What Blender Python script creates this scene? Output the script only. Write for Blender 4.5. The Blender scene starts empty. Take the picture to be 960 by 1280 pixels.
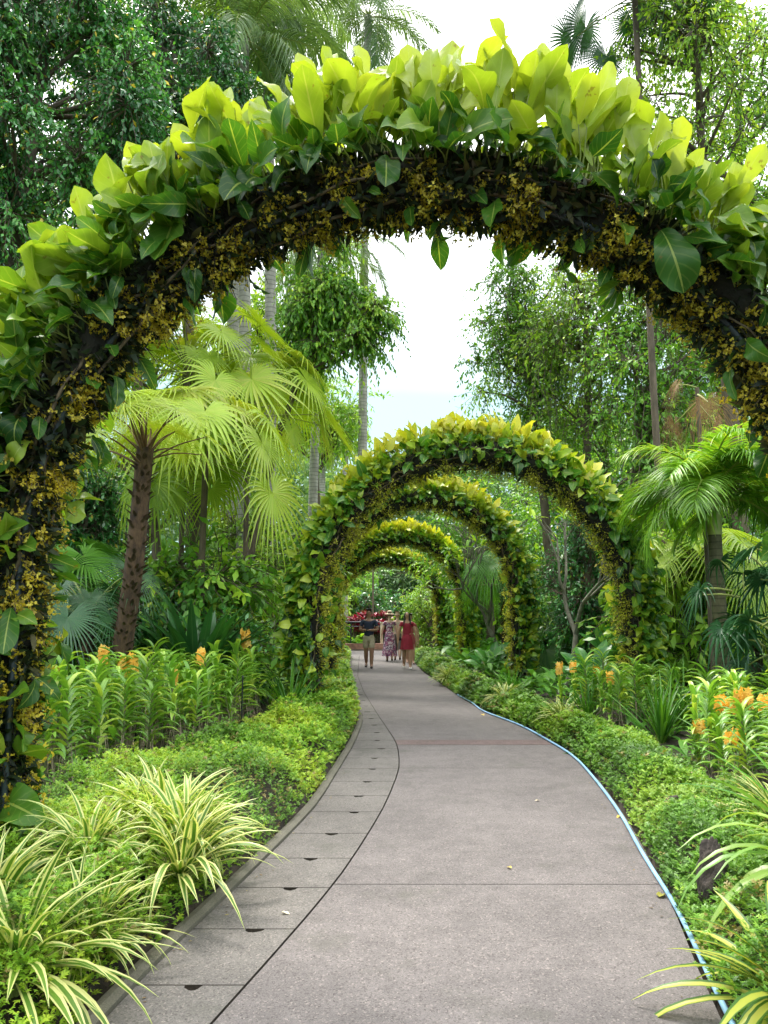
import bpy, math, random
import numpy as np
from mathutils import Vector, Matrix, Euler

R_ = np.random.default_rng
rad = math.radians
scene = bpy.context.scene
COL = scene.collection
F, HY, CAMZ = 940.0, 768.0, 1.6
PITCH = math.atan((HY - 640) / F)


def at(px, py, Y):
    """world point at ground distance Y seen at photo pixel px,py"""
    u = (px - 480) / F
    v = (640 - py) / F
    y = math.cos(PITCH) - v * math.sin(PITCH)
    z = math.sin(PITCH) + v * math.cos(PITCH)
    k = Y / y
    return np.array([u * k, Y, CAMZ + z * k])


# ------------------------------------------------------------------ materials
def newmat(name):
    m = bpy.data.materials.new(name)
    m.use_nodes = True
    nt = m.node_tree
    nt.nodes.clear()
    out = nt.nodes.new('ShaderNodeOutputMaterial')
    return m, nt, out


def N(nt, typ, **kw):
    n = nt.nodes.new('ShaderNode' + typ)
    for k, v in kw.items():
        if hasattr(n, k) and k not in n.inputs:
            setattr(n, k, v)
        else:
            n.inputs[k].default_value = v
    return n


def rgba(c):
    return (c[0], c[1], c[2], 1)


def ramp(nt, stops, fac):
    r = nt.nodes.new('ShaderNodeValToRGB')
    el = r.color_ramp.elements
    el[0].position, el[0].color = stops[0][0], rgba(stops[0][1])
    el[1].position, el[1].color = stops[-1][0], rgba(stops[-1][1])
    for p, c in stops[1:-1]:
        e = el.new(p)
        e.color = rgba(c)
    if fac is not None:
        nt.links.new(fac, r.inputs['Fac'])
    return r


def mth(nt, op, a, b=None):
    n = nt.nodes.new('ShaderNodeMath')
    n.operation = op
    for i, x in enumerate((a, b)):
        if x is None:
            continue
        if isinstance(x, (int, float)):
            n.inputs[i].default_value = x
        else:
            nt.links.new(x, n.inputs[i])
    return n.outputs[0]


def mixc(nt, fac, a, b, mode='MIX'):
    n = nt.nodes.new('ShaderNodeMix')
    n.data_type = 'RGBA'
    n.blend_type = mode
    for s, x in ((n.inputs[0], fac), (n.inputs[6], a), (n.inputs[7], b)):
        if isinstance(x, (int, float)):
            s.default_value = x
        elif isinstance(x, tuple):
            s.default_value = rgba(x)
        else:
            nt.links.new(x, s)
    return n.outputs[2]


def leafmat(name, stops, trans=0.35, rough=0.45, tint=(1.25, 1.2, 0.5), midrib=None, stripe=None, veins=0, spec=0.5, noise=0.25, nscale=3.0, spots=0):
    """stops: colours along the leaf's own random value; stripe=(colour, halfwidth) pale margins outside the halfwidth"""
    m, nt, out = newmat(name)
    L = nt.links.new
    a = N(nt, 'Attribute', attribute_name='rnd')
    col = ramp(nt, stops, a.outputs['Fac']).outputs[0]
    tc = N(nt, 'TexCoord')
    nz = N(nt, 'TexNoise', Scale=nscale, Detail=2.0)
    L(tc.outputs['Object'], nz.inputs['Vector'])
    k = mth(nt, 'ADD', mth(nt, 'MULTIPLY', mth(nt, 'SUBTRACT', nz.outputs['Fac'], 0.5), noise * 3), 1.0)
    oi = N(nt, 'ObjectInfo')
    k = mth(nt, 'MULTIPLY', k, mth(nt, 'ADD', mth(nt, 'MULTIPLY', oi.outputs['Random'], 0.3), 0.85))
    hs = N(nt, 'HueSaturation')
    L(col, hs.inputs['Color'])
    L(k, hs.inputs['Value'])
    col = hs.outputs[0]
    if midrib or stripe or veins:
        uv = N(nt, 'UVMap', uv_map='UVMap')
        sp = N(nt, 'SeparateXYZ')
        L(uv.outputs[0], sp.inputs[0])
        ctr = mth(nt, 'ABSOLUTE', mth(nt, 'SUBTRACT', sp.outputs[0], 0.5))
        if stripe:
            e = mth(nt, 'GREATER_THAN', ctr, stripe[1])
            # thin inner line of the pale colour too
            col = mixc(nt, e, col, stripe[0])
        if veins:
            w = mth(nt, 'SINE', mth(nt, 'MULTIPLY', mth(nt, 'ADD', sp.outputs[1], mth(nt, 'MULTIPLY', ctr, -0.5)), veins * 6.283))
            w = mth(nt, 'GREATER_THAN', w, 0.86)
            col = mixc(nt, mth(nt, 'MULTIPLY', w, 0.09), col, (0.5, 0.55, 0.15))
        if midrib:
            e = mth(nt, 'LESS_THAN', ctr, 0.028)
            col = mixc(nt, mth(nt, 'MULTIPLY', e, 0.7), col, midrib)
    if spots:
        n2 = N(nt, 'TexNoise', Scale=spots, Detail=3.0, Roughness=0.6)
        L(tc.outputs['Object'], n2.inputs['Vector'])
        sp2_ = ramp(nt, [(0.66, (0, 0, 0)), (0.71, (1, 1, 1))], n2.outputs['Fac']).outputs[0]
        col = mixc(nt, mth(nt, 'MULTIPLY', sp2_, 0.65), col, (0.2, 0.13, 0.03))
    pb = N(nt, 'BsdfPrincipled', Roughness=rough)
    pb.inputs['Specular IOR Level'].default_value = spec
    L(col, pb.inputs['Base Color'])
    tr = N(nt, 'BsdfTranslucent')
    tcol = mixc(nt, 1.0, col, tint, 'MULTIPLY')
    L(tcol, tr.inputs['Color'])
    mx = N(nt, 'MixShader', Fac=trans)
    L(pb.outputs[0], mx.inputs[1])
    L(tr.outputs[0], mx.inputs[2])
    L(mx.outputs[0], out.inputs[0])
    return m


def barkmat(name, c1, c2, scale=6, stretch=(1, 1, 1), bump=0.6, rough=0.9, rings=0):
    m, nt, out = newmat(name)
    L = nt.links.new
    tc = N(nt, 'TexCoord')
    mp = N(nt, 'Mapping')
    mp.inputs['Scale'].default_value = stretch
    L(tc.outputs['Object'], mp.inputs[0])
    nz = N(nt, 'TexNoise', Scale=scale, Detail=7.0, Roughness=0.65)
    L(mp.outputs[0], nz.inputs['Vector'])
    r = ramp(nt, [(0.3, c1), (0.7, c2)], nz.outputs['Fac'])
    col = r.outputs[0]
    h = nz.outputs['Fac']
    if rings:
        wv = N(nt, 'TexWave', Scale=rings, Distortion=1.5, Detail=2.0)
        wv.bands_direction = 'Z'
        L(tc.outputs['Object'], wv.inputs['Vector'])
        g = mth(nt, 'GREATER_THAN', wv.outputs['Fac'], 0.9)
        col = mixc(nt, mth(nt, 'MULTIPLY', g, 0.5), col, tuple(x * 0.4 for x in c1))
        h = mth(nt, 'SUBTRACT', h, mth(nt, 'MULTIPLY', g, 0.5))
    pb = N(nt, 'BsdfPrincipled', Roughness=rough)
    L(col, pb.inputs['Base Color'])
    bp = N(nt, 'Bump', Strength=bump, Distance=0.02)
    L(h, bp.inputs['Height'])
    L(bp.outputs[0], pb.inputs['Normal'])
    L(pb.outputs[0], out.inputs[0])
    return m


def plain(name, c, rough=0.6, var=0.15, scale=8, metallic=0.0):
    m, nt, out = newmat(name)
    L = nt.links.new
    tc = N(nt, 'TexCoord')
    nz = N(nt, 'TexNoise', Scale=scale, Detail=4.0)
    L(tc.outputs['Object'], nz.inputs['Vector'])
    r = ramp(nt, [(0.3, tuple(x * (1 - var) for x in c)), (0.7, tuple(min(1, x * (1 + var)) for x in c))], nz.outputs['Fac'])
    pb = N(nt, 'BsdfPrincipled', Roughness=rough, Metallic=metallic)
    L(r.outputs[0], pb.inputs['Base Color'])
    bp = N(nt, 'Bump', Strength=0.15, Distance=0.01)
    L(nz.outputs['Fac'], bp.inputs['Height'])
    L(bp.outputs[0], pb.inputs['Normal'])
    L(pb.outputs[0], out.inputs[0])
    return m


def concrete(name, c, speck=0.5):
    m, nt, out = newmat(name)
    L = nt.links.new
    tc = N(nt, 'TexCoord')
    P = tc.outputs['Object']

    def noise(s, d=4.0, r=0.6):
        n = N(nt, 'TexNoise', Scale=s, Detail=d, Roughness=r)
        L(P, n.inputs['Vector'])
        return n.outputs['Fac']
    big = noise(0.9, 5.0)
    mid = noise(6, 5.0)
    fine = N(nt, 'TexVoronoi', Scale=120.0)
    L(P, fine.inputs['Vector'])
    fine2 = noise(160, 2.0, 0.7)
    base = ramp(nt, [(0.3, tuple(x * 0.66 for x in c)), (0.7, tuple(x * 1.2 for x in c))], big).outputs[0]
    base = mixc(nt, 0.35, base, ramp(nt, [(0.35, tuple(x * 0.7 for x in c)), (0.65, tuple(x * 1.25 for x in c))], mid).outputs[0])
    sp = ramp(nt, [(0.0, (0.45, 0.43, 0.41)), (0.4, (1, 1, 1)), (0.75, (1.0, 1.0, 1.0)), (1.0, (1.9, 1.85, 1.75))], fine.outputs['Color']).outputs[0]
    base = mixc(nt, speck, base, mixc(nt, 1.0, base, sp, 'MULTIPLY'))
    f2 = ramp(nt, [(0.35, (0.6, 0.6, 0.6)), (0.65, (1.4, 1.4, 1.4))], fine2).outputs[0]
    base = mixc(nt, 0.6, base, mixc(nt, 1.0, base, f2, 'MULTIPLY'))
    # green-grey algae and damp stains in soft blotches
    st = ramp(nt, [(0.56, (0, 0, 0)), (0.7, (1, 1, 1))], noise(1.7, 6.0, 0.7)).outputs[0]
    base = mixc(nt, mth(nt, 'MULTIPLY', st, 0.6), base, (c[0] * 0.55, c[1] * 0.6, c[2] * 0.5))
    pb = N(nt, 'BsdfPrincipled', Roughness=0.85)
    L(base, pb.inputs['Base Color'])
    bp = N(nt, 'Bump', Strength=0.5, Distance=0.004)
    L(fine2, bp.inputs['Height'])
    L(bp.outputs[0], pb.inputs['Normal'])
    L(pb.outputs[0], out.inputs[0])
    return m


# ------------------------------------------------------------------ mesh builder (everything is a batch of grids)
class MB:
    def __init__(s):
        s.v, s.f, s.u, s.r, s.mi, s.n = [], [], [], [], [], 0

    def grid(s, P, uv=None, rnd=0.5, mi=0):
        P = np.asarray(P, dtype=np.float64)
        if P.ndim == 3:
            P = P[None]
        n, a, b, _ = P.shape
        if n == 0:
            return s
        idx = np.arange(n * a * b).reshape(n, a, b) + s.n
        q = np.stack([idx[:, :-1, :-1], idx[:, :-1, 1:], idx[:, 1:, 1:], idx[:, 1:, :-1]], -1).reshape(-1, 4)
        s.v.append(P.reshape(-1, 3))
        s.f.append(q)
        if uv is None:
            U, V = np.meshgrid(np.linspace(0, 1, b), np.linspace(0, 1, a))
            uv = np.broadcast_to(np.stack([U, V], -1)[None], (n, a, b, 2))
        s.u.append(np.array(uv).reshape(-1, 2))
        r = np.broadcast_to(np.asarray(rnd, dtype=np.float64).reshape(-1, 1), (n, a * b)).reshape(-1)
        s.r.append(np.array(r))
        s.mi.append(np.full(len(q), mi))
        s.n += n * a * b
        return s

    def build(s, name, mats, parent=None, smooth=True, loc=None):
        me = bpy.data.meshes.new(name)
        v = np.concatenate(s.v)
        f = np.concatenate(s.f)
        u = np.concatenate(s.u)
        r = np.concatenate(s.r)
        mi = np.concatenate(s.mi)
        me.vertices.add(len(v))
        me.vertices.foreach_set('co', v.astype(np.float32).ravel())
        me.loops.add(f.size)
        me.loops.foreach_set('vertex_index', f.ravel().astype(np.int32))
        me.polygons.add(len(f))
        me.polygons.foreach_set('loop_start', (np.arange(len(f)) * 4).astype(np.int32))
        me.polygons.foreach_set('loop_total', np.full(len(f), 4, dtype=np.int32))
        me.polygons.foreach_set('material_index', mi.astype(np.int32))
        me.polygons.foreach_set('use_smooth', np.full(len(f), smooth))
        ul = me.uv_layers.new(name='UVMap')
        ul.data.foreach_set('uv', u[f.ravel()].astype(np.float32).ravel())
        at_ = me.attributes.new('rnd', 'FLOAT', 'POINT')
        at_.data.foreach_set('value', r.astype(np.float32))
        me.update(calc_edges=True)
        for m in (mats if isinstance(mats, (list, tuple)) else [mats]):
            me.materials.append(m)
        return link(name, me, parent, loc)


def link(name, me, parent=None, loc=None):
    o = bpy.data.objects.new(name, me)
    COL.objects.link(o)
    if parent is not None:
        o.parent = parent
    if loc is not None:
        o.location = loc
    return o


def tag(o, label=None, cat=None, group=None, kind=None):
    for k, v in (('label', label), ('category', cat), ('group', group), ('kind', kind)):
        if v:
            o[k] = v
    return o


def empty(name, loc, label, cat, group=None, rz=0, scale=1):
    o = bpy.data.objects.new(name, None)
    COL.objects.link(o)
    o.location = loc
    o.rotation_euler = (0, 0, rz)
    o.scale = (scale,) * 3 if isinstance(scale, (int, float)) else scale
    o.empty_display_size = 0.1
    return tag(o, label, cat, group)


KIDS = {}


def copy_tree(o, loc, rz=0, scale=1, label=None, group=None):
    c = o.copy()
    COL.objects.link(c)
    c.location = loc
    c.rotation_euler = (0, 0, rz)
    c.scale = (scale,) * 3 if isinstance(scale, (int, float)) else scale
    if label:
        c['label'] = label
    if group:
        c['group'] = group

    def rec(src, dst):
        for ch in [x for x in COL.objects if x.parent == src] if src.name not in KIDS else KIDS[src.name]:
            d = ch.copy()
            COL.objects.link(d)
            d.parent = dst
            rec(ch, d)
    rec(o, c)
    return c


def remember(o):
    """cache the children of a prototype so copies are quick"""
    def rec(x):
        ks = [k for k in COL.objects if k.parent == x]
        KIDS[x.name] = ks
        for k in ks:
            rec(k)
    rec(o)
    return o


def nrm(a):
    return a / np.maximum(np.linalg.norm(a, axis=-1, keepdims=True), 1e-9)


def sph(rng, n, zmin=-1.0):
    z = rng.uniform(zmin, 1, n)
    a = rng.uniform(0, 2 * np.pi, n)
    r = np.sqrt(1 - z * z)
    return np.stack([r * np.cos(a), r * np.sin(a), z], -1)


PROF = {
    'leaf': lambda t: np.sin(np.pi * np.clip(t, 0, 1) ** 0.85) ** 0.75 * (1 - 0.1 * t),
    'ovate': lambda t: np.clip(np.sin(np.pi * np.clip(t, 0, 1) ** 0.62), 0, 1) ** 0.8,
    'obov': lambda t: np.interp(t, [0, .12, .3, .47, .6, .77, .9, .96, 1], [.1, .36, .68, .92, 1, .88, .6, .36, .03]),
    'strap': lambda t: np.minimum(1, (1 - t) * 3.2) ** 0.8 * (0.75 + 0.25 * np.sin(np.pi * t)),
    'blade': lambda t: (1 - t) ** 0.7 * np.minimum(1, 0.55 + 1.5 * t),
}


def leaves(mb, pos, axis, up, L, W, prof='leaf', nseg=4, cross=3, bend=0.5, fold=0.3, droop=0.0, wave=0.0, rnd=0.5, rng=None, mi=0, power=1.0):
    pos = np.atleast_2d(pos)
    n = len(pos)
    axis = nrm(np.broadcast_to(axis, (n, 3)))
    up = np.broadcast_to(up, (n, 3))
    side = nrm(np.cross(axis, up) + 1e-6)
    nn = nrm(np.cross(side, axis))
    L = np.broadcast_to(L, (n,))[:, None]
    W = np.broadcast_to(W, (n,))[:, None]
    bend = np.broadcast_to(bend, (n,))[:, None]
    droop = np.broadcast_to(droop, (n,))[:, None]
    t = np.linspace(0, 1, nseg + 1)
    th = bend * t[None] ** power
    cs, sn = np.cos(th), np.sin(th)
    step = 1.0 / nseg
    d = cs[..., None] * axis[:, None] - sn[..., None] * nn[:, None]
    mid = (d[:, 1:] + d[:, :-1]) * 0.5 * step
    c = np.concatenate([np.zeros((n, 1, 3)), np.cumsum(mid, 1)], 1) * L[..., None] + pos[:, None]
    c[..., 2] -= droop * L * t[None] ** 2
    nt_ = cs[..., None] * nn[:, None] + sn[..., None] * axis[:, None]
    p = np.maximum(PROF[prof](t), 0.015)
    s_ = np.linspace(-1, 1, cross)
    hw = (W * 0.5 * p[None])
    P = c[:, :, None] + side[:, None, None] * (s_[None, None, :, None] * hw[:, :, None, None])
    P = P + nt_[:, :, None] * (np.abs(s_)[None, None, :, None] * hw[:, :, None, None] * fold)
    if wave and rng is not None:
        ph = rng.uniform(0, 6.28, (n, 1, 1))
        w = np.sin(t[None, :, None] * 9 + ph + s_[None, None] * 1.7) * np.abs(s_)[None, None] * wave * hw[:, :, None]
        P = P + nt_[:, :, None] * w[..., None]
    mb.grid(P, rnd=rnd, mi=mi)


def tubes(mb, P, r, sides=6, rnd=0.5, mi=0):
    """P (n,k,3), r (k,) or (n,k)"""
    P = np.asarray(P, dtype=float)
    if P.ndim == 2:
        P = P[None]
    n, k, _ = P.shape
    r = np.broadcast_to(np.asarray(r, dtype=float), (n, k))
    t = nrm(np.gradient(P, axis=1))
    ref = np.where(np.abs(t[:, :1, 2:3]) > 0.8, np.array([[[1.0, 0.13, 0.05]]]), np.array([[[0.03, 0.06, 1.0]]]))
    ref = np.broadcast_to(ref, t.shape)
    a = nrm(np.cross(t, ref))
    b = np.cross(t, a)
    ang = np.linspace(0, 2 * np.pi, sides + 1)
    G = P[:, :, None] + r[:, :, None, None] * (a[:, :, None] * np.cos(ang)[None, None, :, None] + b[:, :, None] * np.sin(ang)[None, None, :, None])
    mb.grid(G, rnd=rnd, mi=mi)


def curve(pts, k=12, jitter=0, rng=None):
    """smooth polyline through pts"""
    pts = np.asarray(pts, dtype=float)
    m = len(pts)
    P = np.concatenate([[2 * pts[0] - pts[1]], pts, [2 * pts[-1] - pts[-2]]])
    out = []
    for x in np.linspace(0, m - 1 - 1e-6, k):
        i = int(x)
        u = x - i
        p0, p1, p2, p3 = P[i:i + 4]
        out.append(0.5 * ((2 * p1) + (-p0 + p2) * u + (2 * p0 - 5 * p1 + 4 * p2 - p3) * u ** 2 + (-p0 + 3 * p1 - 3 * p2 + p3) * u ** 3))
    out = np.array(out)
    if jitter:
        out[1:-1] += rng.normal(0, jitter, out[1:-1].shape)
    return out


def bumpy(mb, P, r, sides=16, amp=0.15, rng=None, rnd=0.5):
    """irregular tube: smooth random lumps"""
    P = np.asarray(P, float)
    k = len(P)
    t = nrm(np.gradient(P, axis=0))
    ref = np.array([0.0, 1.0, 0.001])
    if abs(t[k // 2] @ ref) > 0.9:
        ref = np.array([1.0, 0, 0])
    a = nrm(np.cross(t, ref))
    b = np.cross(t, a)
    ang = np.linspace(0, 2 * np.pi, sides + 1)
    m = np.zeros((k, sides + 1))
    for _ in range(14):
        fa, fk = rng.integers(1, 5), rng.uniform(0.05, 0.7)
        m += np.sin(fa * ang[None] + fk * np.arange(k)[:, None] + rng.uniform(0, 6.28)) / 5
    rr = np.broadcast_to(np.asarray(r, float), (k,))[:, None] * (1 + amp * m)
    mb.grid(P[:, None] + rr[..., None] * (a[:, None] * np.cos(ang)[None, :, None] + b[:, None] * np.sin(ang)[None, :, None]), rnd=rnd)


# ------------------------------------------------------------------ material set
M = {}
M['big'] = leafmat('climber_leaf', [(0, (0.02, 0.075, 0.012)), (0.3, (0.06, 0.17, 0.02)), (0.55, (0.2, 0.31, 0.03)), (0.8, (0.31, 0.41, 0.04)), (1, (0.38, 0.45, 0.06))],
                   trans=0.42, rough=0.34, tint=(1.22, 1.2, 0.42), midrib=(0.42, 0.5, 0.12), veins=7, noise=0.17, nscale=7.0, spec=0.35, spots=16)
M['small'] = leafmat('climber_leaf_small', [(0, (0.03, 0.09, 0.012)), (0.3, (0.08, 0.23, 0.02)), (0.5, (0.3, 0.42, 0.03)), (0.75, (0.5, 0.52, 0.04)), (1, (0.62, 0.58, 0.07))],
                     trans=0.35, rough=0.38, tint=(1.25, 1.25, 0.45), midrib=(0.42, 0.52, 0.1), noise=0.1)
M['petiole'] = plain('petiole', (0.22, 0.27, 0.06), 0.5, 0.3)
M['vine'] = barkmat('vine_stem', (0.06, 0.045, 0.025), (0.2, 0.15, 0.09), 14, (1, 1, 0.3))
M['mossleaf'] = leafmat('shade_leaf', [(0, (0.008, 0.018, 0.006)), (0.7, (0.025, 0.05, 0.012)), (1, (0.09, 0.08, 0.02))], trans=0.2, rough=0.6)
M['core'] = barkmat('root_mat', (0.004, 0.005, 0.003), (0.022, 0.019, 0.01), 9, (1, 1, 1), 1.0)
M['metal'] = plain('painted_pipe', (0.03, 0.045, 0.05), 0.4, 0.2)
M['flower'] = leafmat('yellow_petal', [(0, (0.3, 0.22, 0.02)), (0.5, (0.62, 0.5, 0.03)), (1, (0.78, 0.7, 0.12))], trans=0.4, rough=0.5, tint=(1.1, 1.0, 0.5))
M['flower2'] = leafmat('lemon_petal', [(0, (0.3, 0.33, 0.025)), (0.5, (0.55, 0.54, 0.04)), (1, (0.74, 0.7, 0.1))], trans=0.45, rough=0.5, tint=(1.1, 1.1, 0.5))
M['orch_fl'] = leafmat('orange_petal', [(0, (0.85, 0.47, 0.05)), (1, (0.9, 0.68, 0.16))], trans=0.35, rough=0.5, tint=(1.1, 0.9, 0.4))
M['gc'] = leafmat('ferny_leaf', [(0, (0.098, 0.228, 0.023)), (0.4, (0.232, 0.456, 0.039)), (0.85, (0.504, 0.651, 0.062)), (1, (0.33, 0.27, 0.09))], trans=0.35, rough=0.5, noise=0.22, nscale=1.2)
M['gcd'] = leafmat('ferny_leaf_deep', [(0, (0.065, 0.155, 0.020)), (0.5, (0.153, 0.328, 0.034)), (0.93, (0.332, 0.483, 0.054)), (1, (0.3, 0.25, 0.08))], trans=0.3, rough=0.45, noise=0.25, nscale=1.5)
M['varieg'] = leafmat('variegated_blade', [(0, (0.08, 0.2, 0.02)), (1, (0.16, 0.3, 0.03))], trans=0.3, rough=0.4, stripe=((0.68, 0.68, 0.26), 0.24), noise=0.1, tint=(1.15, 1.15, 0.6))
M['varieg2'] = leafmat('variegated_blade_yellow', [(0, (0.5, 0.55, 0.07)), (1, (0.6, 0.6, 0.12))], trans=0.3, rough=0.4, stripe=((0.07, 0.17, 0.025), 0.3), noise=0.1)
M['iris'] = leafmat('sword_blade', [(0, (0.036, 0.152, 0.015)), (1, (0.131, 0.330, 0.031))], trans=0.3, rough=0.35, midrib=(0.16, 0.3, 0.06))
M['pale_strap'] = leafmat('pale_strap', [(0, (0.144, 0.300, 0.060)), (1, (0.384, 0.516, 0.108))], trans=0.35, rough=0.35, midrib=(0.3, 0.42, 0.12))
M['orchid'] = leafmat('orchid_strap', [(0, (0.114, 0.279, 0.041)), (0.7, (0.276, 0.490, 0.065)), (1, (0.551, 0.653, 0.114))], trans=0.3, rough=0.35, midrib=(0.06, 0.14, 0.03), noise=0.15)
M['root'] = plain('aerial_root', (0.28, 0.23, 0.15), 0.8, 0.4, 20)
M['cane'] = plain('orchid_cane', (0.12, 0.13, 0.06), 0.7, 0.4, 20)
M['fan_y'] = leafmat('fan_leaf_lime', [(0, (0.209, 0.357, 0.025)), (0.6, (0.380, 0.525, 0.050)), (1, (0.494, 0.546, 0.100))], trans=0.38, rough=0.35, tint=(1.35, 1.25, 0.4), noise=0.12)
M['fan_g'] = leafmat('fan_leaf_green', [(0, (0.045, 0.165, 0.022)), (1, (0.150, 0.360, 0.045))], trans=0.3, rough=0.35, noise=0.15)
M['fan_d'] = leafmat('fan_leaf_deep', [(0, (0.015, 0.068, 0.021)), (1, (0.045, 0.150, 0.045))], trans=0.15, rough=0.3, noise=0.15)
M['fan_b'] = leafmat('fan_leaf_dry', [(0, (0.2, 0.1, 0.04)), (1, (0.36, 0.22, 0.1))], trans=0.2, rough=0.7)
M['pinna'] = leafmat('feather_leaflet', [(0, (0.081, 0.221, 0.021)), (0.6, (0.225, 0.441, 0.042)), (1, (0.580, 0.617, 0.070))], trans=0.32, rough=0.33, noise=0.15)
M['coco'] = leafmat('coconut_leaflet', [(0, (0.065, 0.156, 0.052)), (1, (0.208, 0.312, 0.104))], trans=0.35, rough=0.4)
M['petpalm'] = plain('palm_petiole', (0.26, 0.3, 0.07), 0.5, 0.2)
M['petbrown'] = plain('palm_petiole_brown', (0.16, 0.09, 0.04), 0.7, 0.3)
M['t_dark'] = leafmat('tree_leaf_deep', [(0, (0.021, 0.109, 0.032)), (0.55, (0.065, 0.259, 0.055)), (0.95, (0.183, 0.465, 0.097)), (1, (0.784, 0.600, 0.083))], trans=0.25, rough=0.28, spec=0.7, noise=0.2, nscale=1.0)
M['t_mid'] = leafmat('tree_leaf_mid', [(0, (0.067, 0.190, 0.026)), (0.6, (0.188, 0.422, 0.047)), (1, (0.538, 0.739, 0.075))], trans=0.35, rough=0.38, noise=0.25, nscale=0.8)
M['t_lite'] = leafmat('tree_leaf_light', [(0, (0.131, 0.286, 0.032)), (0.6, (0.298, 0.508, 0.056)), (1, (0.634, 0.730, 0.114))], trans=0.4, rough=0.38, noise=0.25, nscale=0.8)
M['t_far'] = leafmat('tree_leaf_far', [(0, (0.05, 0.13, 0.05)), (0.6, (0.12, 0.23, 0.07)), (1, (0.24, 0.36, 0.12))], trans=0.35, rough=0.5, noise=0.3, nscale=0.35)
M['crinum'] = leafmat('broad_strap', [(0, (0.017, 0.077, 0.020)), (1, (0.049, 0.182, 0.035))], trans=0.2, rough=0.28, midrib=(0.1, 0.2, 0.06), spec=0.6)
M['banana'] = leafmat('broad_leaf', [(0, (0.039, 0.169, 0.039)), (1, (0.104, 0.325, 0.052))], trans=0.3, rough=0.32, midrib=(0.25, 0.4, 0.1), veins=16)
M['red'] = leafmat('crimson_leaf', [(0, (0.05, 0.006, 0.015)), (0.5, (0.2, 0.012, 0.03)), (1, (0.4, 0.04, 0.08))], trans=0.3, rough=0.35, tint=(1.3, 0.6, 0.7))
M['bark'] = barkmat('bark_brown', (0.05, 0.04, 0.025), (0.17, 0.13, 0.09), 7, (1, 1, 0.3))
M['bark_pale'] = barkmat('bark_pale', (0.2, 0.19, 0.16), (0.42, 0.4, 0.35), 5, (1, 1, 0.4), rings=2.5)
M['bark_frang'] = barkmat('bark_grey', (0.09, 0.085, 0.06), (0.24, 0.225, 0.17), 9, (1, 1, 0.6), 0.4)
M['bark_palm'] = barkmat('bark_fibrous', (0.02, 0.012, 0.008), (0.12, 0.07, 0.035), 16, (1, 1, 0.4), 1.0)
M['bark_green'] = barkmat('bark_mossy', (0.05, 0.05, 0.02), (0.13, 0.12, 0.06), 8, (1, 1, 0.5), 0.4, rings=3.2)
M['soil'] = barkmat('soil', (0.012, 0.01, 0.007), (0.055, 0.04, 0.025), 12, (1, 1, 1), 1.0)
M['rock'] = barkmat('rock_rough', (0.02, 0.016, 0.014), (0.11, 0.085, 0.07), 22, (1, 1, 1), 1.0)
M['rock2'] = barkmat('rock_slate', (0.025, 0.028, 0.035), (0.09, 0.095, 0.11), 7, (1, 1, 1), 0.5, rough=0.5)
M['path'] = concrete('aggregate', (0.145, 0.128, 0.123), 1.0)
M['slab'] = concrete('aggregate_slab', (0.144, 0.131, 0.12), 1.0)
M['band'] = concrete('aggregate_band', (0.15, 0.105, 0.098), 0.8)
M['kerb'] = concrete('kerb_mortar', (0.13, 0.12, 0.09), 0.3)
M['hose'] = plain('hose_rubber', (0.28, 0.5, 0.72), 0.45, 0.18, 3)
M['black'] = plain('black_stake', (0.012, 0.014, 0.018), 0.5)
M['rail'] = plain('rail_paint', (0.02, 0.022, 0.03), 0.4)
M['cream'] = plain('cream_paint', (0.6, 0.52, 0.38), 0.6)
M['terra'] = plain('terracotta_wall', (0.38, 0.2, 0.15), 0.8, 0.3)

# ------------------------------------------------------------------ ground, path
YL = [2.0, 3.27, 3.64, 4.83, 6.55, 9.67, 11.82, 15.54, 21.49, 29.5]
XL = [-1.22, -1.16, -1.1, -0.88, -0.60, -0.40, -0.34, -0.60, -0.99, -1.25]
YJ = [2.0, 3.21, 4.23, 4.98, 6.55, 8.2, 9.67, 12.77, 16.01, 20.11, 29.5]
XJ = [-1.0, -0.68, -0.42, -0.25, 0.0, 0.17, 0.17, -0.13, -0.42, -0.69, -0.95]
YR = [2.0, 3.21, 3.46, 4.23, 4.83, 6.06, 7.62, 8.87, 10.64, 12.28, 13.9, 16.87, 21.49, 27.1, 29.5]
XR = [1.2, 1.32, 1.38, 1.56, 1.68, 1.90, 2.10, 2.16, 2.06, 1.78, 1.57, 1.38, 1.10, 0.99, 1.1]


def sm(Y, ys, xs):
    a = np.interp(np.asarray(Y) - 0.5, ys, xs) + np.interp(np.asarray(Y) + 0.5, ys, xs) + 2 * np.interp(Y, ys, xs)
    return a / 4


xl = lambda Y: sm(Y, YL, XL)
xj = lambda Y: sm(Y, YJ, XJ)
xr = lambda Y: sm(Y, YR, XR)

# ground sheet: dips under the path, rises gently in the beds
gx = np.concatenate([np.linspace(-400, -30, 12), np.linspace(-25, -5, 14), np.linspace(-4.5, 5.5, 90), np.linspace(6, 26, 14), np.linspace(32, 400, 12)])
gy = np.concatenate([np.linspace(-60, -2, 8), np.linspace(-1, 30, 150), np.linspace(31, 60, 20), np.linspace(70, 600, 14)])
GX, GY = np.meshgrid(gx, gy)


def bedz(X, Y):
    d = np.maximum(xl(Y) - 0.05 - X, X - xr(Y) - 0.03)
    d = np.where(Y > 29.5, np.where(np.abs(X) < 14, Y - 34.0, 1), d)
    z = np.where(d > 0, 0.02 + 0.14 * (1 - np.exp(-np.maximum(d, 0) * 2.2)), -0.2)
    return z + 0.02 * np.sin(X * 3.1 + Y) * (d > 0.1)


mb = MB()
mb.grid(np.stack([GX, GY, bedz(GX, GY)], -1))
tag(mb.build('ground', M['soil']), kind='structure')

mb = MB()
ys = np.arange(1.2, 29.8, 0.1)


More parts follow.
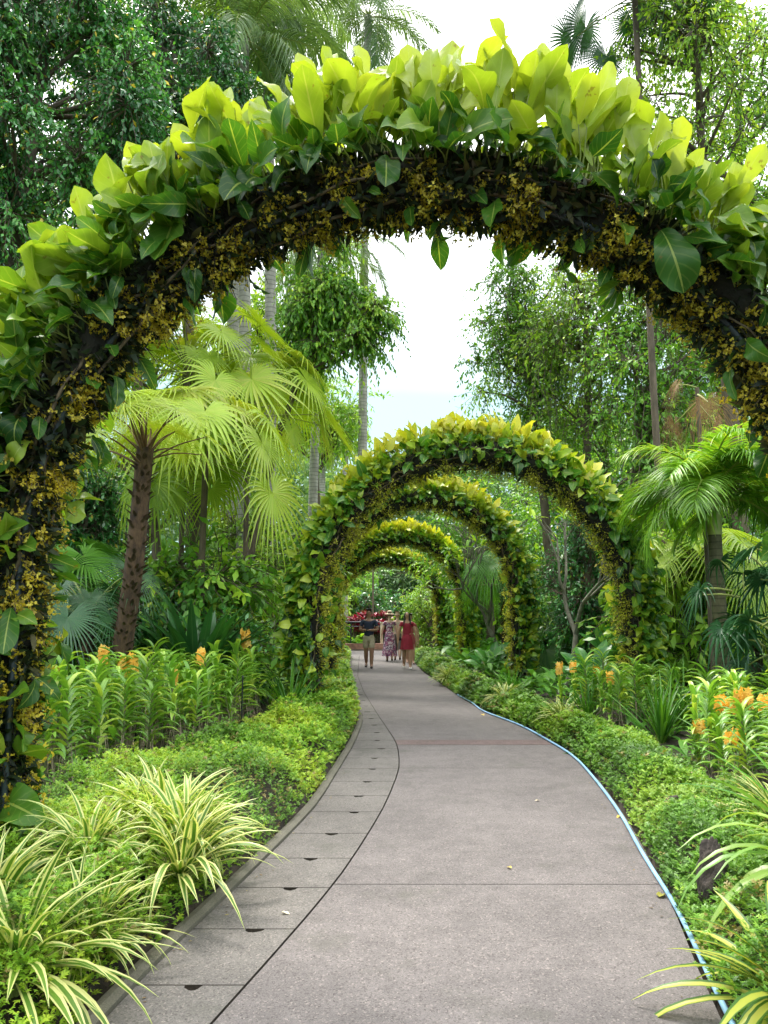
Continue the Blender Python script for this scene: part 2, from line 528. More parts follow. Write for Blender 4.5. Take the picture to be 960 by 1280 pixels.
def strip(mb, ya, yb, fa, fb, z, n=6, step=0.1):
    y = np.linspace(ya, yb, max(2, int((yb - ya) / step)))
    s = np.linspace(0, 1, n)
    A, B = fa(y), fb(y)
    X = A[:, None] + (B - A)[:, None] * s[None]
    mb.grid(np.stack([X, np.broadcast_to(y[:, None], X.shape), np.full(X.shape, z)], -1))


joints = [1.2, 4.76, 8.2, 9.62, 9.98, 13.6, 17.83, 22.0, 26.0, 29.5]
for a, b in zip(joints[:-1], joints[1:]):
    if abs(a - 9.62) < 0.01:
        continue
    strip(mb, a + 0.004, b - 0.004, lambda y: xj(y) + 0.005, lambda y: xr(y), 0.0)
mb.grid(np.array([[[-30, 29.506, 0], [30, 29.506, 0]], [[-30, 34, 0], [30, 34, 0]]], float)[:, ::1])
tag(mb.build('path', M['path'], smooth=False), kind='structure')
mb = MB()
strip(mb, 9.626, 9.974, lambda y: xj(y) + 0.005, lambda y: xr(y), 0.001)
tag(mb.build('path_band', M['band'], smooth=False), kind='structure')

# slab strip along the path with half-moon drain notches
import bmesh
bm = bmesh.new()
sj = [2.35, 2.93, 3.52, 4.11, 4.70, 5.24, 5.81, 6.42, 6.97, 7.55, 8.15, 8.75, 9.35, 9.95, 10.6, 11.3, 12.0, 12.8, 13.6, 14.5, 15.5, 16.6, 17.8, 19, 20.4, 22, 24, 26.5, 29.5]
rng = R_(5)
for a, b in zip(sj[:-1], sj[1:]):
    ya, yb = a + 0.004, b - 0.004
    pts = []
    K = 5
    for y in np.linspace(ya, yb, K):
        pts.append((float(xl(y)) + 0.035, y))
    w = float(xj(yb) - xl(yb))
    hx, hr = float(xl(yb)) + w * (0.58 + 0.03 * rng.normal()), 0.046 * rng.uniform(0.75, 1.1)
    for ang in np.linspace(math.pi, 2 * math.pi, 9):
        pts.append((hx + hr * math.cos(ang) * (1 + 0.1 * rng.normal()), yb + (0.045 + 0.006 * rng.normal()) * math.sin(ang)))
    for y in np.linspace(yb, ya, K):
        pts.append((float(xj(y)) - 0.006, y))
    vs = [bm.verts.new((x, y, 0.002)) for x, y in pts]
    lo = [bm.verts.new((x, y, -0.1)) for x, y in pts]
    f = bm.faces.new(vs)
    for i in range(len(vs)):
        j = (i + 1) % len(vs)
        bm.faces.new((vs[i], lo[i], lo[j], vs[j])).material_index = 1
bmesh.ops.recalc_face_normals(bm, faces=bm.faces[:])
me = bpy.data.meshes.new('paving_slabs')
bm.to_mesh(me)
me.materials.append(M['slab'])
me.materials.append(M['soil'])
tag(link('paving', me), kind='structure')
mb = MB()
y = np.arange(1.2, 29.5, 0.15)
wob = 0.004 * np.sin(y * 7)
prof = [(-0.045, -0.05), (-0.04, 0.028), (-0.005, 0.034), (0.03, 0.02), (0.032, -0.05)]
G = np.stack([np.stack([xl(y) + dx + wob, y, np.full(len(y), z) + wob], -1) for dx, z in prof], 1)
mb.grid(G)
tag(mb.build('kerb', M['kerb'], smooth=False), kind='structure')

# blue hose
mb = MB()
ys_ = np.arange(2.4, 15.4, 0.12)
HYs = np.array([2.4, 3.2, 4.2, 5.3, 6.4, 7.6, 8.9, 10.2, 11.5, 12.8, 14.0, 15.4])
rng = R_(11)
off = rng.normal(0, 0.035, len(HYs))
hx = xr(ys_) - 0.02 + np.interp(ys_, HYs, off)
hx = np.convolve(np.pad(hx, 3, 'edge'), np.ones(7) / 7, 'valid')
tubes(mb, np.stack([hx, ys_, np.full(len(ys_), 0.017)], -1), 0.0125, 10)
hose = mb.build('garden_hose', M['hose'])
tag(hose, 'pale blue rubber hose lying along the planted edge of the path', 'hose')


# ------------------------------------------------------------------ arches
def arch(name, cx, y, R, zc, label, tr=0.17, nleaf=1500, leafL=0.3, mat='small', seed=1, nfl=6000, flsize=0.02, yaw=0.0, nbig=0, hero=False):
    rng = R_(seed)
    t = empty(name, (cx, y, 0), label, 'plant arch', 'plant arches over the path', yaw)
    S1, S2 = zc, math.pi * R
    ST = 2 * S1 + S2

    def c(s):
        s = np.asarray(s, float)
        a = np.clip((s - S1) / R, 0, math.pi)  # 0 at the -x leg
        x = -np.cos(a) * R
        z = np.where(s < S1, s, np.where(s > S1 + S2, ST - s, zc + np.sin(a) * R))
        P = np.stack([x, np.zeros_like(x), z], -1)
        O = np.stack([-np.cos(a), np.zeros_like(x), np.sin(a)], -1)
        return P, O
    Y_ = np.array([0, 1.0, 0])
    # painted pipe frame: two hoops
    mb = MB()
    for dy in (-0.13, 0.13):
        for dr in ((0.11, -0.11) if hero else (0.0,)):
            P, O = c(np.linspace(0, ST, 70))
            tubes(mb, P + O * dr + np.array([0, dy, 0]), 0.022, 8)
    P, O = c(np.linspace(0.2, ST - 0.2, 26))
    for i in range(26):
        tubes(mb, np.stack([P[i] + Y_ * -0.13, P[i], P[i] + Y_ * 0.13]), 0.012, 6)
    mb.build('frame', M['metal'], t)
    # root mat
    mb = MB()
    s = np.linspace(0.0, ST, 150)
    P, O = c(s)
    thick = tr * np.clip(0.62 + 0.38 * np.sin(np.pi * s / ST) ** 0.7, 0, 1)
    bumpy(mb, P + O * 0.02, thick, 20, 0.2, rng)
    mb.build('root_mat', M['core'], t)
    mb = MB()
    # ragged fibres
    lm0 = MB()
    n = 2200 if hero else 700
    s0 = rng.uniform(0.1, ST - 0.1, n)
    P0, O0 = c(s0)
    ph = rng.uniform(0, 2 * np.pi, n)
    th0 = np.interp(s0, s, thick)
    d = O0 * np.cos(ph)[:, None] + Y_ * np.sin(ph)[:, None]
    b = P0 + d * th0[:, None] * 0.9
    ln = rng.uniform(0.06, 0.2, n)[:, None]
    dr = nrm(d + rng.normal(0, 0.5, (n, 3)))
    Q = np.stack([b, b + dr * ln * 0.5, b + dr * ln + np.array([0, 0, -0.04])], 1)
    tubes(mb, Q, np.array([0.006, 0.004, 0.002]), 3)
    n = 15000 if hero else 3000
    s0 = rng.uniform(0.1, ST - 0.1, n)
    P0, O0 = c(s0)
    ph = rng.uniform(0, 2 * np.pi, n)
    d = O0 * np.cos(ph)[:, None] + Y_ * np.sin(ph)[:, None]
    b = P0 + d * np.interp(s0, s, thick)[:, None] * rng.uniform(0.85, 1.15, (n, 1))
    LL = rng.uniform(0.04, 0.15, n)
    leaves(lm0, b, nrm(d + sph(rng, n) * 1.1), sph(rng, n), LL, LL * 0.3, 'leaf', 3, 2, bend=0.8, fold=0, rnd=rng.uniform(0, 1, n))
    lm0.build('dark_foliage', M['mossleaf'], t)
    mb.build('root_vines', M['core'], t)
    # climbing stems wound along the arch
    mb = MB()
    for k in range(26 if hero else 22):
        a0, a1 = sorted(rng.uniform(0, ST, 2)) if k % 2 else (0.0, rng.uniform(0.35, 1) * ST * 0.6)
        if k % 4 == 0:
            a0, a1 = ST - a1, ST - a0
        ss = np.linspace(a0, a1, 40)
        P, O = c(ss)
        ph = rng.uniform(-2.2, 2.2) + np.cumsum(rng.normal(0, 0.16, 40))
        rr = np.interp(ss, s, thick) + 0.02 + 0.02 * np.sin(np.arange(40) * 0.7 + k)
        tubes(mb, P + (O * np.cos(ph)[:, None] + Y_ * np.sin(ph)[:, None]) * rr[:, None], rng.uniform(0.006, 0.016), 6)
    mb.build('climbing_vines', M['vine'], t)
    # leaves
    lm, pm = MB(), MB()

    def put(n, s0, ph, young, LL, pet, wr=0.55, prof='leaf'):
        P0, O0 = c(s0)
        th0 = np.interp(s0, s, thick)
        d = O0 * np.cos(ph)[:, None] + Y_ * np.sin(ph)[:, None]
        b = P0 + d * th0[:, None]
        upz = np.array([0, 0, 1.0])
        tang = np.cross(O0, Y_)
        yv = young[:, None]
        # petiole direction: young shoots rise, old ones spread sideways
        pd = nrm(d * (0.75 - 0.45 * yv) + upz * (0.15 + 0.95 * yv) + tang * rng.normal(0, 0.35, (n, 1)) + rng.normal(0, 0.18, (n, 3)))
        tip = b + pd * pet[:, None]
        m_ = b + pd * pet[:, None] * 0.5 + d * 0.02
        tubes(pm, np.stack([b - d * 0.03, m_, tip], 1), np.array([0.0075, 0.005, 0.004]) * (1.0 if hero else 0.9), 4)
        # blade: young ones stand and arch back, old ones hang
        ax = nrm(pd * 0.5 + d * (0.55 - 0.1 * yv) + upz * (-0.85 + 1.55 * yv) + rng.normal(0, 0.34, (n, 3)) + tang * rng.normal(0, 0.3, (n, 1)) * yv)
        upv = nrm(d * 0.5 + upz * (0.55 - 0.5 * yv) - np.array([0, 0.25, 0]) + rng.normal(0, 0.45, (n, 3)))
        age = np.clip(0.1 + 0.85 * young + rng.normal(0, 0.1, n), 0, 1)
        leaves(lm, tip, ax, upv, LL, LL * wr * rng.uniform(0.8, 1.15, n), prof, 11 if hero else 5, 5 if hero else 3,
               bend=rng.normal(0.6, 0.6, n), fold=0.32, wave=0.34, rnd=age, rng=rng)
    # along the top: outer layer, lime
    n = nleaf
    s0 = S1 + S2 * (0.5 + 0.5 * rng.uniform(-1.12, 1.12, n))
    s0 = np.clip(s0 + (0.07 * np.sin(s0 * 14) if hero else 0), 0.5, ST - 0.5)
    ph = rng.normal(0, 0.62, n)
    P0, O0 = c(s0)
    d = O0 * np.cos(ph)[:, None] + Y_ * np.sin(ph)[:, None]
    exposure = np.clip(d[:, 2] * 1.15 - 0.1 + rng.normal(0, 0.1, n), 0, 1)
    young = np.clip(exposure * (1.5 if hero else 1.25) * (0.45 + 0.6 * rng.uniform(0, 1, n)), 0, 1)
    pet = leafL * (0.25 + 0.85 * young * rng.uniform(0.15, 1.1, n))
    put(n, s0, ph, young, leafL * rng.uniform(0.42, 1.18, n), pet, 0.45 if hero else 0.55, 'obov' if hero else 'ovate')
    # flanks: older, darker, hanging
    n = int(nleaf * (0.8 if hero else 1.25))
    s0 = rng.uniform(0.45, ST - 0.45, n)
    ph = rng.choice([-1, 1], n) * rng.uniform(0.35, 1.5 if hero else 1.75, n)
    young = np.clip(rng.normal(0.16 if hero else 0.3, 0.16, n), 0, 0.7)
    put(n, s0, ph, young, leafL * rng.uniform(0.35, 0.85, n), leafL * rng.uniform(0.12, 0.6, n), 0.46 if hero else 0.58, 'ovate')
    # legs: leaves on the outer face only
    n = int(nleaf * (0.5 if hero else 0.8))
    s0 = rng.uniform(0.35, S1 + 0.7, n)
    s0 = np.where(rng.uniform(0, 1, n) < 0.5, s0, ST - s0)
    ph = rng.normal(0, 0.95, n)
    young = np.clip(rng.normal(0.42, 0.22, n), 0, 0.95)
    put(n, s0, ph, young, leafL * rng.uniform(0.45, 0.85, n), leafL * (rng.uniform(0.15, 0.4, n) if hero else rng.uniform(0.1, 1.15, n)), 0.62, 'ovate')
    if hero:   # a few translucent leaves dangling below the crown
        n = 70
        s0 = S1 + S2 * rng.uniform(-0.2, 1.15, n)
        ph = np.pi + rng.normal(0, 0.7, n)
        young = np.clip(rng.normal(0.35, 0.25, n), 0, 0.8)
        put(n, s0, ph, young * 0.3, leafL * rng.uniform(0.35, 0.7, n), leafL * rng.uniform(0.05, 0.25, n), 0.48)
    lm.build('leaf_cover', M[mat], t)
    pm.build('leaf_stalk', M['petiole'], t)
    # small yellow flowers hanging on wiry sprays inside the arch
    fm, wm = MB(), MB()
    n = int(nfl / 14)
    s0 = rng.uniform(0.25, ST - 0.25, n)
    # crowd them in bunches
    s0 = np.clip(s0 + 0.06 * np.sin(s0 * 9.0), 0.2, ST - 0.2)
    ph = np.pi + (rng.uniform(-1.75, 1.75, n) if hero else rng.normal(0, 0.8, n))
    if hero:   # patches of bloom with bare dark stretches between
        q = np.sin(s0 * 7.3 + 2 * np.sin(ph * 2.1)) * np.sin(ph * 3.7 + s0 * 2.9) + 0.5 * np.sin(s0 * 17 + ph * 5) + 0.55 * (np.abs(ph - np.pi) < 0.9)
        keep = q > rng.uniform(-1.1, 0.6, n)
        s0, ph = s0[keep], ph[keep]
        n = len(s0)
    P0, O0 = c(s0)
    th0 = np.interp(s0, s, thick)
    d = O0 * np.cos(ph)[:, None] + Y_ * np.sin(ph)[:, None]
    b = P0 + d * th0[:, None] * 0.9
    ln = rng.uniform(0.04, 0.2, n)[:, None] * (1 if hero else 1.2)
    dr = nrm(d * 0.9 + rng.normal(0, 0.5, (n, 3)) + np.array([0, 0, -0.25]))
    e = b + dr * ln
    m_ = (b + e) / 2 + np.array([0, 0, 0.02])
    tubes(wm, np.stack([b, m_, e + np.array([0, 0, -0.02])], 1), np.array([0.003, 0.002, 0.0015]), 3)
    tt = rng.uniform(0.25, 1.05, (n, 14, 1))
    C = (b[:, None] * (1 - tt) ** 2 + 2 * m_[:, None] * tt * (1 - tt) + e[:, None] * tt ** 2 + rng.normal(0, 0.02 if hero else 0.035, (n, 14, 3))).reshape(-1, 3)
    nf = len(C)
    ax = sph(rng, nf)
    fr = rng.uniform(0, 1, nf)
    for k in range(3):
        a2 = nrm(np.cross(ax, sph(rng, nf)))
        sz = flsize * rng.uniform(0.6, 1.3, nf)
        leaves(fm, C, a2, ax, sz, sz * 0.85, 'ovate', 2, 3, bend=0.3, fold=0.4, rnd=fr)
    fm.build('flower_blossoms', M['flower' if hero else 'flower2'], t)
    wm.build('wiry_vines', M['vine'], t)
    return t


arch('plant_arch', 0.27, 4.75, 2.62, 1.84, 'huge leafy arch framing the whole view, big lime leaves standing on top', tr=0.19, nleaf=1150, leafL=0.42, mat='big', seed=3, nfl=30000, flsize=0.021, hero=True)
arch('plant_arch', 1.38, 11.8, 2.5, 1.62, 'second leafy arch, full green outline standing clear beyond the framing arch', tr=0.19, nleaf=1300, leafL=0.275, seed=8, nfl=13000, flsize=0.02)
a3 = remember(arch('plant_arch', 0.85, 16.5, 2.06, 2.05, 'third leafy arch, seen just inside the second one', tr=0.18, nleaf=1200, leafL=0.27, seed=21, nfl=11000, flsize=0.024))
copy_tree(a3, (0.51, 23.0, 0), math.pi, (0.94, 1, 0.95), 'fourth leafy arch, seen inside the third one above the walkers')
copy_tree(a3, (0.14, 28.5, 0), 0.0, (0.97, 1, 0.88), 'last and smallest leafy arch at the far end of the path')


# ------------------------------------------------------------------ ferny ground cover (nobody could count it)
def sprigs(n_s, rng, lobes=5, L=0.05):
    """centre-local sprig offsets: leaf base pos, axis, size"""


def cover(name, mat, region, nsp, seed, L=(0.035, 0.06), h0=0.26, ymin=2.5, ymax=29, bias=1.6):
    rng = R_(seed)
    name_left = region is reg_left
    # more sprigs per metre close to the camera
    u = rng.uniform(0, 1, nsp)
    Y = ymin * (ymax / ymin) ** (u ** (1 / bias) if bias < 1 else u ** 1.0)
    w = rng.uniform(0, 1, nsp)
    xa, xb = region(Y)
    X = xa + (xb - xa) * w
    edge = np.minimum(w, 1 - w)
    bump = 0.5 + 0.2 * np.sin(X * 5.3 + Y * 2.1) + 0.2 * np.sin(X * 2.2 - Y * 4.4 + 1) + 0.12 * np.sin(X * 11 + Y * 9)
    Z = bedz(X, Y) + h0 * np.clip(edge * 6, 0.3, 1) ** 0.6 * (0.55 + 0.6 * bump) * np.where(edge < 0.12, rng.uniform(0.15, 1.05, nsp), rng.uniform(0.7, 1.05, nsp))
    Z -= 0.16 * (0.5 - np.clip(np.minimum(np.abs(X - (xa if name_left else xb)), 0.5), 0, 0.5)) * 2 * (Y > 6) * h0 / 0.34
    patch = np.clip(0.5 + 0.28 * np.sin(X * 3.1 + Y * 1.3) + 0.25 * np.sin(X * 1.1 - Y * 3.2) + rng.normal(0, 0.2, nsp), 0, 1)
    rust = rng.uniform(0, 1, nsp) < 0.03 + 0.12 * (np.sin(X * 2.3 + 1.0) * np.sin(Y * 2.9) > 0.55)
    dist = np.sqrt(X ** 2 + Y ** 2)
    sc = np.clip(dist / 6.5, 1.0, 2.4) * rng.choice([0.8, 1.0, 1.35], nsp, p=[0.4, 0.4, 0.2])
    mb = MB()
    C = np.stack([X, Y, Z], -1)
    # each sprig: a short stem with ferny leaves around it; each leaf has lobes
    nl = 5
    lean = nrm(np.stack([rng.normal(0, 0.35, nsp), rng.normal(-0.1, 0.35, nsp), np.ones(nsp)], -1))
    for k in range(nl):
        a = rng.uniform(0, 2 * np.pi, nsp)
        out = np.stack([np.cos(a), np.sin(a), rng.uniform(0.0, 0.75, nsp)], -1)
        out = nrm(out + lean * 0.4)
        LL = rng.uniform(L[0], L[1], nsp) * sc * 1.25
        base = C - lean * (rng.uniform(0, 0.09, nsp)[:, None])
        r = np.where(rust, 1.0, np.clip(patch * 0.85 + rng.normal(0, 0.08, nsp), 0, 0.9))
        up = np.broadcast_to(np.array([0, 0, 1.0]), (nsp, 3)) + rng.normal(0, 0.25, (nsp, 3))
        leaves(mb, base, out, up, LL, LL * 0.34, 'leaf', 3, 3, bend=0.7, fold=0.25, rnd=r)
        sd = nrm(np.cross(out, up))
        for j, (tp, sg) in enumerate(((0.3, 1), (0.3, -1), (0.58, 1), (0.58, -1))):
            o2 = nrm(out * 0.75 + sd * sg * 0.85)
            leaves(mb, base + out * (LL * tp)[:, None], o2, up, LL * (0.52 - 0.3 * (tp - 0.3)), LL * 0.2, 'leaf', 1 if 0 else 2, 2, bend=0.6, fold=0, rnd=r)
    o = mb.build(name, mat)
    return tag(o, kind='stuff')


def reg_left(Y):
    e = np.interp(Y, [2.0, 3.2, 4.8, 6.5, 8.2, 11.4, 12.8, 15, 20, 29], [-3.2, -3.0, -2.9, -2.6, -1.95, -1.6, -1.25, -1.35, -1.75, -2.1])
    return e, xl(Y) + 0.02


def reg_right(Y):
    e = np.interp(Y, [2.5, 4.4, 6.0, 8.0, 9.7, 11.8, 15, 20, 29], [3.1, 2.75, 2.75, 3.0, 2.95, 2.6, 2.3, 2.1, 2.1])
    return xr(Y) + 0.03, e


o = cover('ferny_ground_cover', M['gc'], reg_left, 26000, 31, L=(0.02, 0.034), h0=0.38, ymin=2.3)
tag(o, 'bright green ferny ground cover between the paving and the orchids', 'ground cover')
o = cover('ferny_ground_cover', M['gcd'], reg_right, 22000, 32, L=(0.02, 0.034), h0=0.3, ymin=2.6)
tag(o, 'deeper green ferny ground cover spilling beside the blue hose', 'ground cover')
# low leaves over the rest of the beds so no bare earth shows


def undergrowth(name, mat, xa, xb, ya, yb, n, seed, L, hmax, label):
    rng = R_(seed)
    X = rng.uniform(xa, xb, n)
    Y = ya + (yb - ya) * rng.uniform(0, 1, n) ** 1.0
    l_, r_ = reg_left(np.minimum(Y, 29))[0], reg_right(np.minimum(Y, 29))[1]
    ok = (X < l_ - 0.1) | (X > r_ + 0.1) | (Y > 34.5)
    ok &= ~((Y > 29) & (Y < 34.5))
    X, Y = X[ok], Y[ok]
    n = len(X)
    mb = MB()
    H = hmax * rng.uniform(0.15, 1, n) * (0.5 + 0.5 * np.sin(X * 1.3 + 1) * np.sin(Y * 0.9))
    for k in range(4):
        a = rng.uniform(0, 2 * np.pi, n)
        el = rng.uniform(0.1, 1.6, n)
        ax = np.stack([np.cos(a), np.sin(a), el], -1)
        LL = L * rng.uniform(0.6, 1.4, n) * np.clip(Y / 12, 0.8, 2.2)
        leaves(mb, np.stack([X, Y, bedz(X, Y) + H * rng.uniform(0, 1, n)], -1), ax, np.array([0, 0, 1.0]), LL, LL * 0.28, 'leaf', 3, 2, bend=1.0, fold=0, rnd=rng.uniform(0, 1, n))
    o = mb.build(name, mat)
    tag(o, label, 'undergrowth', kind='stuff')


undergrowth('undergrowth', M['t_mid'], -16, -1, 6, 45, 9000, 41, 0.3, 0.9, 'tangled low foliage filling the ground under the palms')
undergrowth('undergrowth', M['fan_g'], 1, 18, 7, 45, 9000, 42, 0.32, 0.9, 'tangled low foliage on the ground beneath the tall vine-hung trees')


# ------------------------------------------------------------------ strap-leaved clumps
def clump(name, mat, n, L, W, seed, label, cat, group=None, spread=0.9, bend=(0.8, 1.7), prof='strap', base_r=0.06, elev=(0.5, 1.5), nseg=9):
    rng = R_(seed)
    t = empty(name, (0, 0, 0), label, cat, group)
    mb = MB()
    a = rng.uniform(0, 2 * np.pi, n)
    el = rng.uniform(*elev, n)
    ax = np.stack([np.cos(a) * np.cos(el), np.sin(a) * np.cos(el), np.sin(el)], -1)
    pos = np.stack([np.cos(a) * base_r * rng.uniform(0, 1, n), np.sin(a) * base_r * rng.uniform(0, 1, n), np.zeros(n)], -1)
    LL = L * rng.uniform(0.6, 1.1, n)
    leaves(mb, pos, ax, np.array([0, 0, 1.0]) + rng.normal(0, 0.15, (n, 3)), LL, W * rng.uniform(0.75, 1.15, n), prof, nseg, 5, bend=rng.uniform(*bend, n), fold=0.35, droop=rng.uniform(0, 0.15, n), rnd=rng.uniform(0, 1, n), rng=rng, power=1.3)
    mb.build('blades', mat, t)
    mb = MB()
    P = np.stack([np.stack([pos[:, 0], pos[:, 1], np.full(n, z)], -1) for z in (-0.05, 0.03, 0.09)], 1)
    tubes(mb, P, 0.008, 5)
    mb.build('leaf_base', M['petiole'], t)
    return remember(t)


def gpos(px, py, Yd):
    p = at(px, py, Yd)
    return p


def on_ground(px, Y):
    p = at(px, 900, Y)
    return (p[0], Y, float(bedz(np.array(p[0]), np.array(Y))))


GV = 'variegated grassy clumps edging the path'
v1 = clump('variegated_plant', M['varieg'], 92, 0.62, 0.04, 51, 'cream-edged grassy clump arching over the paving beside the drain slots', 'plant', GV, bend=(0.7, 2.0))
v2 = clump('variegated_plant', M['varieg'], 92, 0.62, 0.038, 52, 'cream-edged grassy clump just behind the one arching over the paving', 'plant', GV, bend=(0.5, 1.6), elev=(0.3, 1.5))
v3 = clump('variegated_plant', M['varieg2'], 54, 0.7, 0.046, 53, 'yellow-centred striped clump lying over the hose end', 'plant', GV, bend=(0.5, 1.3), elev=(0.35, 1.35))
v1.location = (-1.13, 4.4, 0.16)
v2.location = (-1.42, 4.95, 0.2)
v3.location = (1.66, 3.2, 0.04)
copy_tree(v1, (-1.22, 4.78, 0.2), 1.9, 0.95, 'cream-edged grassy clump squeezed between two bigger ones beside the paving')
copy_tree(v2, (-1.52, 3.32, 0.12), 2.2, 1.02, 'cream-edged grassy clump at the very bottom corner beside the paving')
copy_tree(v1, (-1.62, 4.35, 0.22), 5.1, 0.85, 'cream-edged grassy clump rising from the ferns close to the framing arch leg')
copy_tree(v1, (-1.85, 3.7, 0.16), 0.7, 0.95, 'upright cream-edged grassy clump behind the bottom corner one')
copy_tree(v2, (-1.36, 3.66, 0.1), 4.0, 0.75, 'small cream-edged clump trailing onto the kerb by the bottom corner')
copy_tree(v1, (on_ground(706, 10.4)[0], 10.4, 0.16), 2.9, 0.75, 'pale striped clump on the bed edge before the three orange blooms')
copy_tree(v1, (on_ground(606, 12.6)[0] + 0.4, 12.9, 0.14), 1.0, 0.75, 'small striped clump in the ferny edge near the hose far end')
copy_tree(v2, (2.55, 5.05, 0.2), 1.0, 0.9, 'yellowish striped clump behind the upright dark rock')
copy_tree(v2, (1.45, 17.5, 0.12), 1.0, 0.8, 'far striped clump on the ferny edge under the third arch')

GS = 'sword-leaved clumps'
s1 = clump('sword_leaf_plant', M['iris'], 62, 1.0, 0.04, 61, 'dark green sword-leaved clump at the foot of the second arch beside the ferny edge', 'plant', GS, bend=(0.1, 0.9), elev=(0.75, 1.5), prof='blade')
s1.location = (at(365, 770, 10.8)[0], 10.8, 0.12)
p = on_ground(825, 8.9)
copy_tree(s1, (p[0], p[1], 0.14), 1.3, 0.95, 'dark green sword-leaved clump across the path in front of the bare vine trunk')
p = on_ground(855, 9.8)
copy_tree(s1, (p[0], p[1], 0.14), 2.3, 0.95, 'sword-leaved clump between the vine trunk and the slim palm trunk')
p = on_ground(735, 10.4)
copy_tree(s1, (p[0], p[1], 0.14), 4.3, 0.75, 'smaller sword-leaved clump behind the pale striped clump')
p = on_ground(640, 13.6)
copy_tree(s1, (p[0], p[1], 0.14), 5.3, 0.7, 'sword-leaved clump at the foot of the third arch')
p = on_ground(880, 7.6)
copy_tree(s1, (p[0] + .2, p[1], 0.14), 0.3, 0.8, 'sword-leaved clump below the orange orchid blooms')
# big pale recurved straps leaning in beside the hose
q1 = clump('strap_leaf_plant', M['pale_strap'], 24, 0.95, 0.055, 63, 'pale green plant with broad recurved straps leaning in by the slate rock', 'plant', None, bend=(1.2, 2.3), elev=(0.7, 1.5))
q1.location = (2.28, 3.95, 0.15)
q2 = clump('strap_leaf_plant', M['iris'], 26, 1.25, 0.045, 64, 'tall deep green blades behind the pale recurved straps', 'plant', None, bend=(0.2, 0.8), elev=(0.8, 1.5), prof='blade')
q2.location = (2.65, 4.6, 0.15)
q3 = clump('strap_leaf_plant', M['crinum'], 64, 1.15, 0.15, 65, 'dark broad-leaved clump between the palm trunk and the second arch', 'plant', None, bend=(0.1, 0.75), elev=(0.7, 1.5), prof='leaf')
q3.location = (at(248, 770, 11.0)[0], 11.0, 0.5)
q3.scale = (1.3, 1.3, 1.35)
copy_tree(q3, (at(205, 770, 11.9)[0], 11.9, 0.1), 2.0, 0.9, 'dark broad-leaved clump low beside the fibrous palm trunk')


# ------------------------------------------------------------------ orchids
def orchid(seed, H, flowers=0, label='', group=None, name='orchid_plant'):
    rng = R_(seed)
    t = empty(name, (0, 0, 0), label, 'orchid', group)
    lean = np.array([rng.normal(0, 0.05), rng.normal(0, 0.05), 0])
    mb = MB()
    zz = np.linspace(-0.1, H, 8)
    stem = np.stack([lean[0] * (zz / H) ** 2, lean[1] * (zz / H) ** 2, zz], -1)
    tubes(mb, stem, 0.011, 6)
    mb.build('cane', M['cane'], t)
    mb = MB()
    n = 24
    z = np.linspace(H * 0.3, H, n)
    a0 = rng.uniform(0, np.pi)
    side = np.where(np.arange(n) % 2 == 0, 0, np.pi) + a0 + rng.normal(0, 0.35, n)
    el = np.linspace(0.75, 1.3, n) + rng.normal(0, 0.08, n)
    ax = np.stack([np.cos(side) * np.cos(el), np.sin(side) * np.cos(el), np.sin(el)], -1)
    pos = np.stack([np.interp(z, zz, stem[:, 0]), np.interp(z, zz, stem[:, 1]), z], -1)
    LL = rng.uniform(0.3, 0.44, n) * np.interp(z / H, [0.3, 0.6, 1], [0.8, 1, 0.75])
    leaves(mb, pos, ax, np.array([0, 0, 1.0]), LL, 0.052, 'strap', 7, 3, bend=rng.uniform(1.1, 1.9, n), fold=0.6, rnd=rng.uniform(0, 1, n), power=1.2)
    mb.build('strap_leaves', M['orchid'], t)
    mb = MB()
    n = 16
    b = np.stack([np.zeros(n), np.zeros(n), rng.uniform(0.1, H * 0.55, n)], -1)
    a = rng.uniform(0, 6.28, n)
    o = np.stack([np.cos(a), np.sin(a), np.zeros(n)], -1)
    r1 = rng.uniform(0.05, 0.14, n)[:, None]
    P = np.stack([b, b + o * r1 * 0.7 + [0, 0, 0.01], b + o * r1 - b * [0, 0, 0.45], b * [1, 1, 0] + o * r1 * 1.3 + rng.normal(0, 0.04, (n, 3))], 1)
    tubes(mb, P, np.array([0.004, 0.0035, 0.003, 0.003]), 4)
    mb.build('aerial_roots', M['root'], t)
    for k in range(flowers):
        sp = MB()
        fm = MB()
        a = rng.uniform(0, 6.28)
        top = np.array([math.cos(a) * 0.06, math.sin(a) * 0.06, H + 0.32 + 0.05 * rng.normal()])
        b0 = np.array([0, 0, H * 0.85])
        st = curve([b0, (b0 + top) / 2 + np.array([math.cos(a) * 0.05, math.sin(a) * 0.05, 0]), top], 8)
        tubes(sp, st, 0.004, 5)
        so = sp.build('flower_stem', M['cane'], t)
        n = 16
        ff = np.linspace(0.55, 1.0, n)
        C = np.stack([np.interp(ff, np.linspace(0, 1, 8), st[:, i]) for i in range(3)], -1)
        aa = np.arange(n) * 2.4
        C = C + np.stack([np.cos(aa), np.sin(aa), np.zeros(n)], -1) * 0.05
        face = nrm(np.stack([np.cos(aa), np.sin(aa) - 0.3, np.full(n, 0.15)], -1))
        r = rng.uniform(0, 1, n)
        for j in range(5):
            b1 = nrm(np.cross(face, np.array([0, 0, 1.0])))
            b2 = np.cross(face, b1)
            an = j * 1.2566
            leaves(fm, C, b1 * math.cos(an) + b2 * math.sin(an) + face * 0.2, face, 0.058, 0.038, 'ovate', 3, 3, bend=0.4, fold=0.2, rnd=r)
        leaves(fm, C, face, np.array([0, 0, 1.0]), 0.028, 0.022, 'ovate', 3, 3, bend=0.8, fold=0.3, rnd=r * 0.2)
        fm.build('blossoms', M['orch_fl'], t)
    return remember(t)


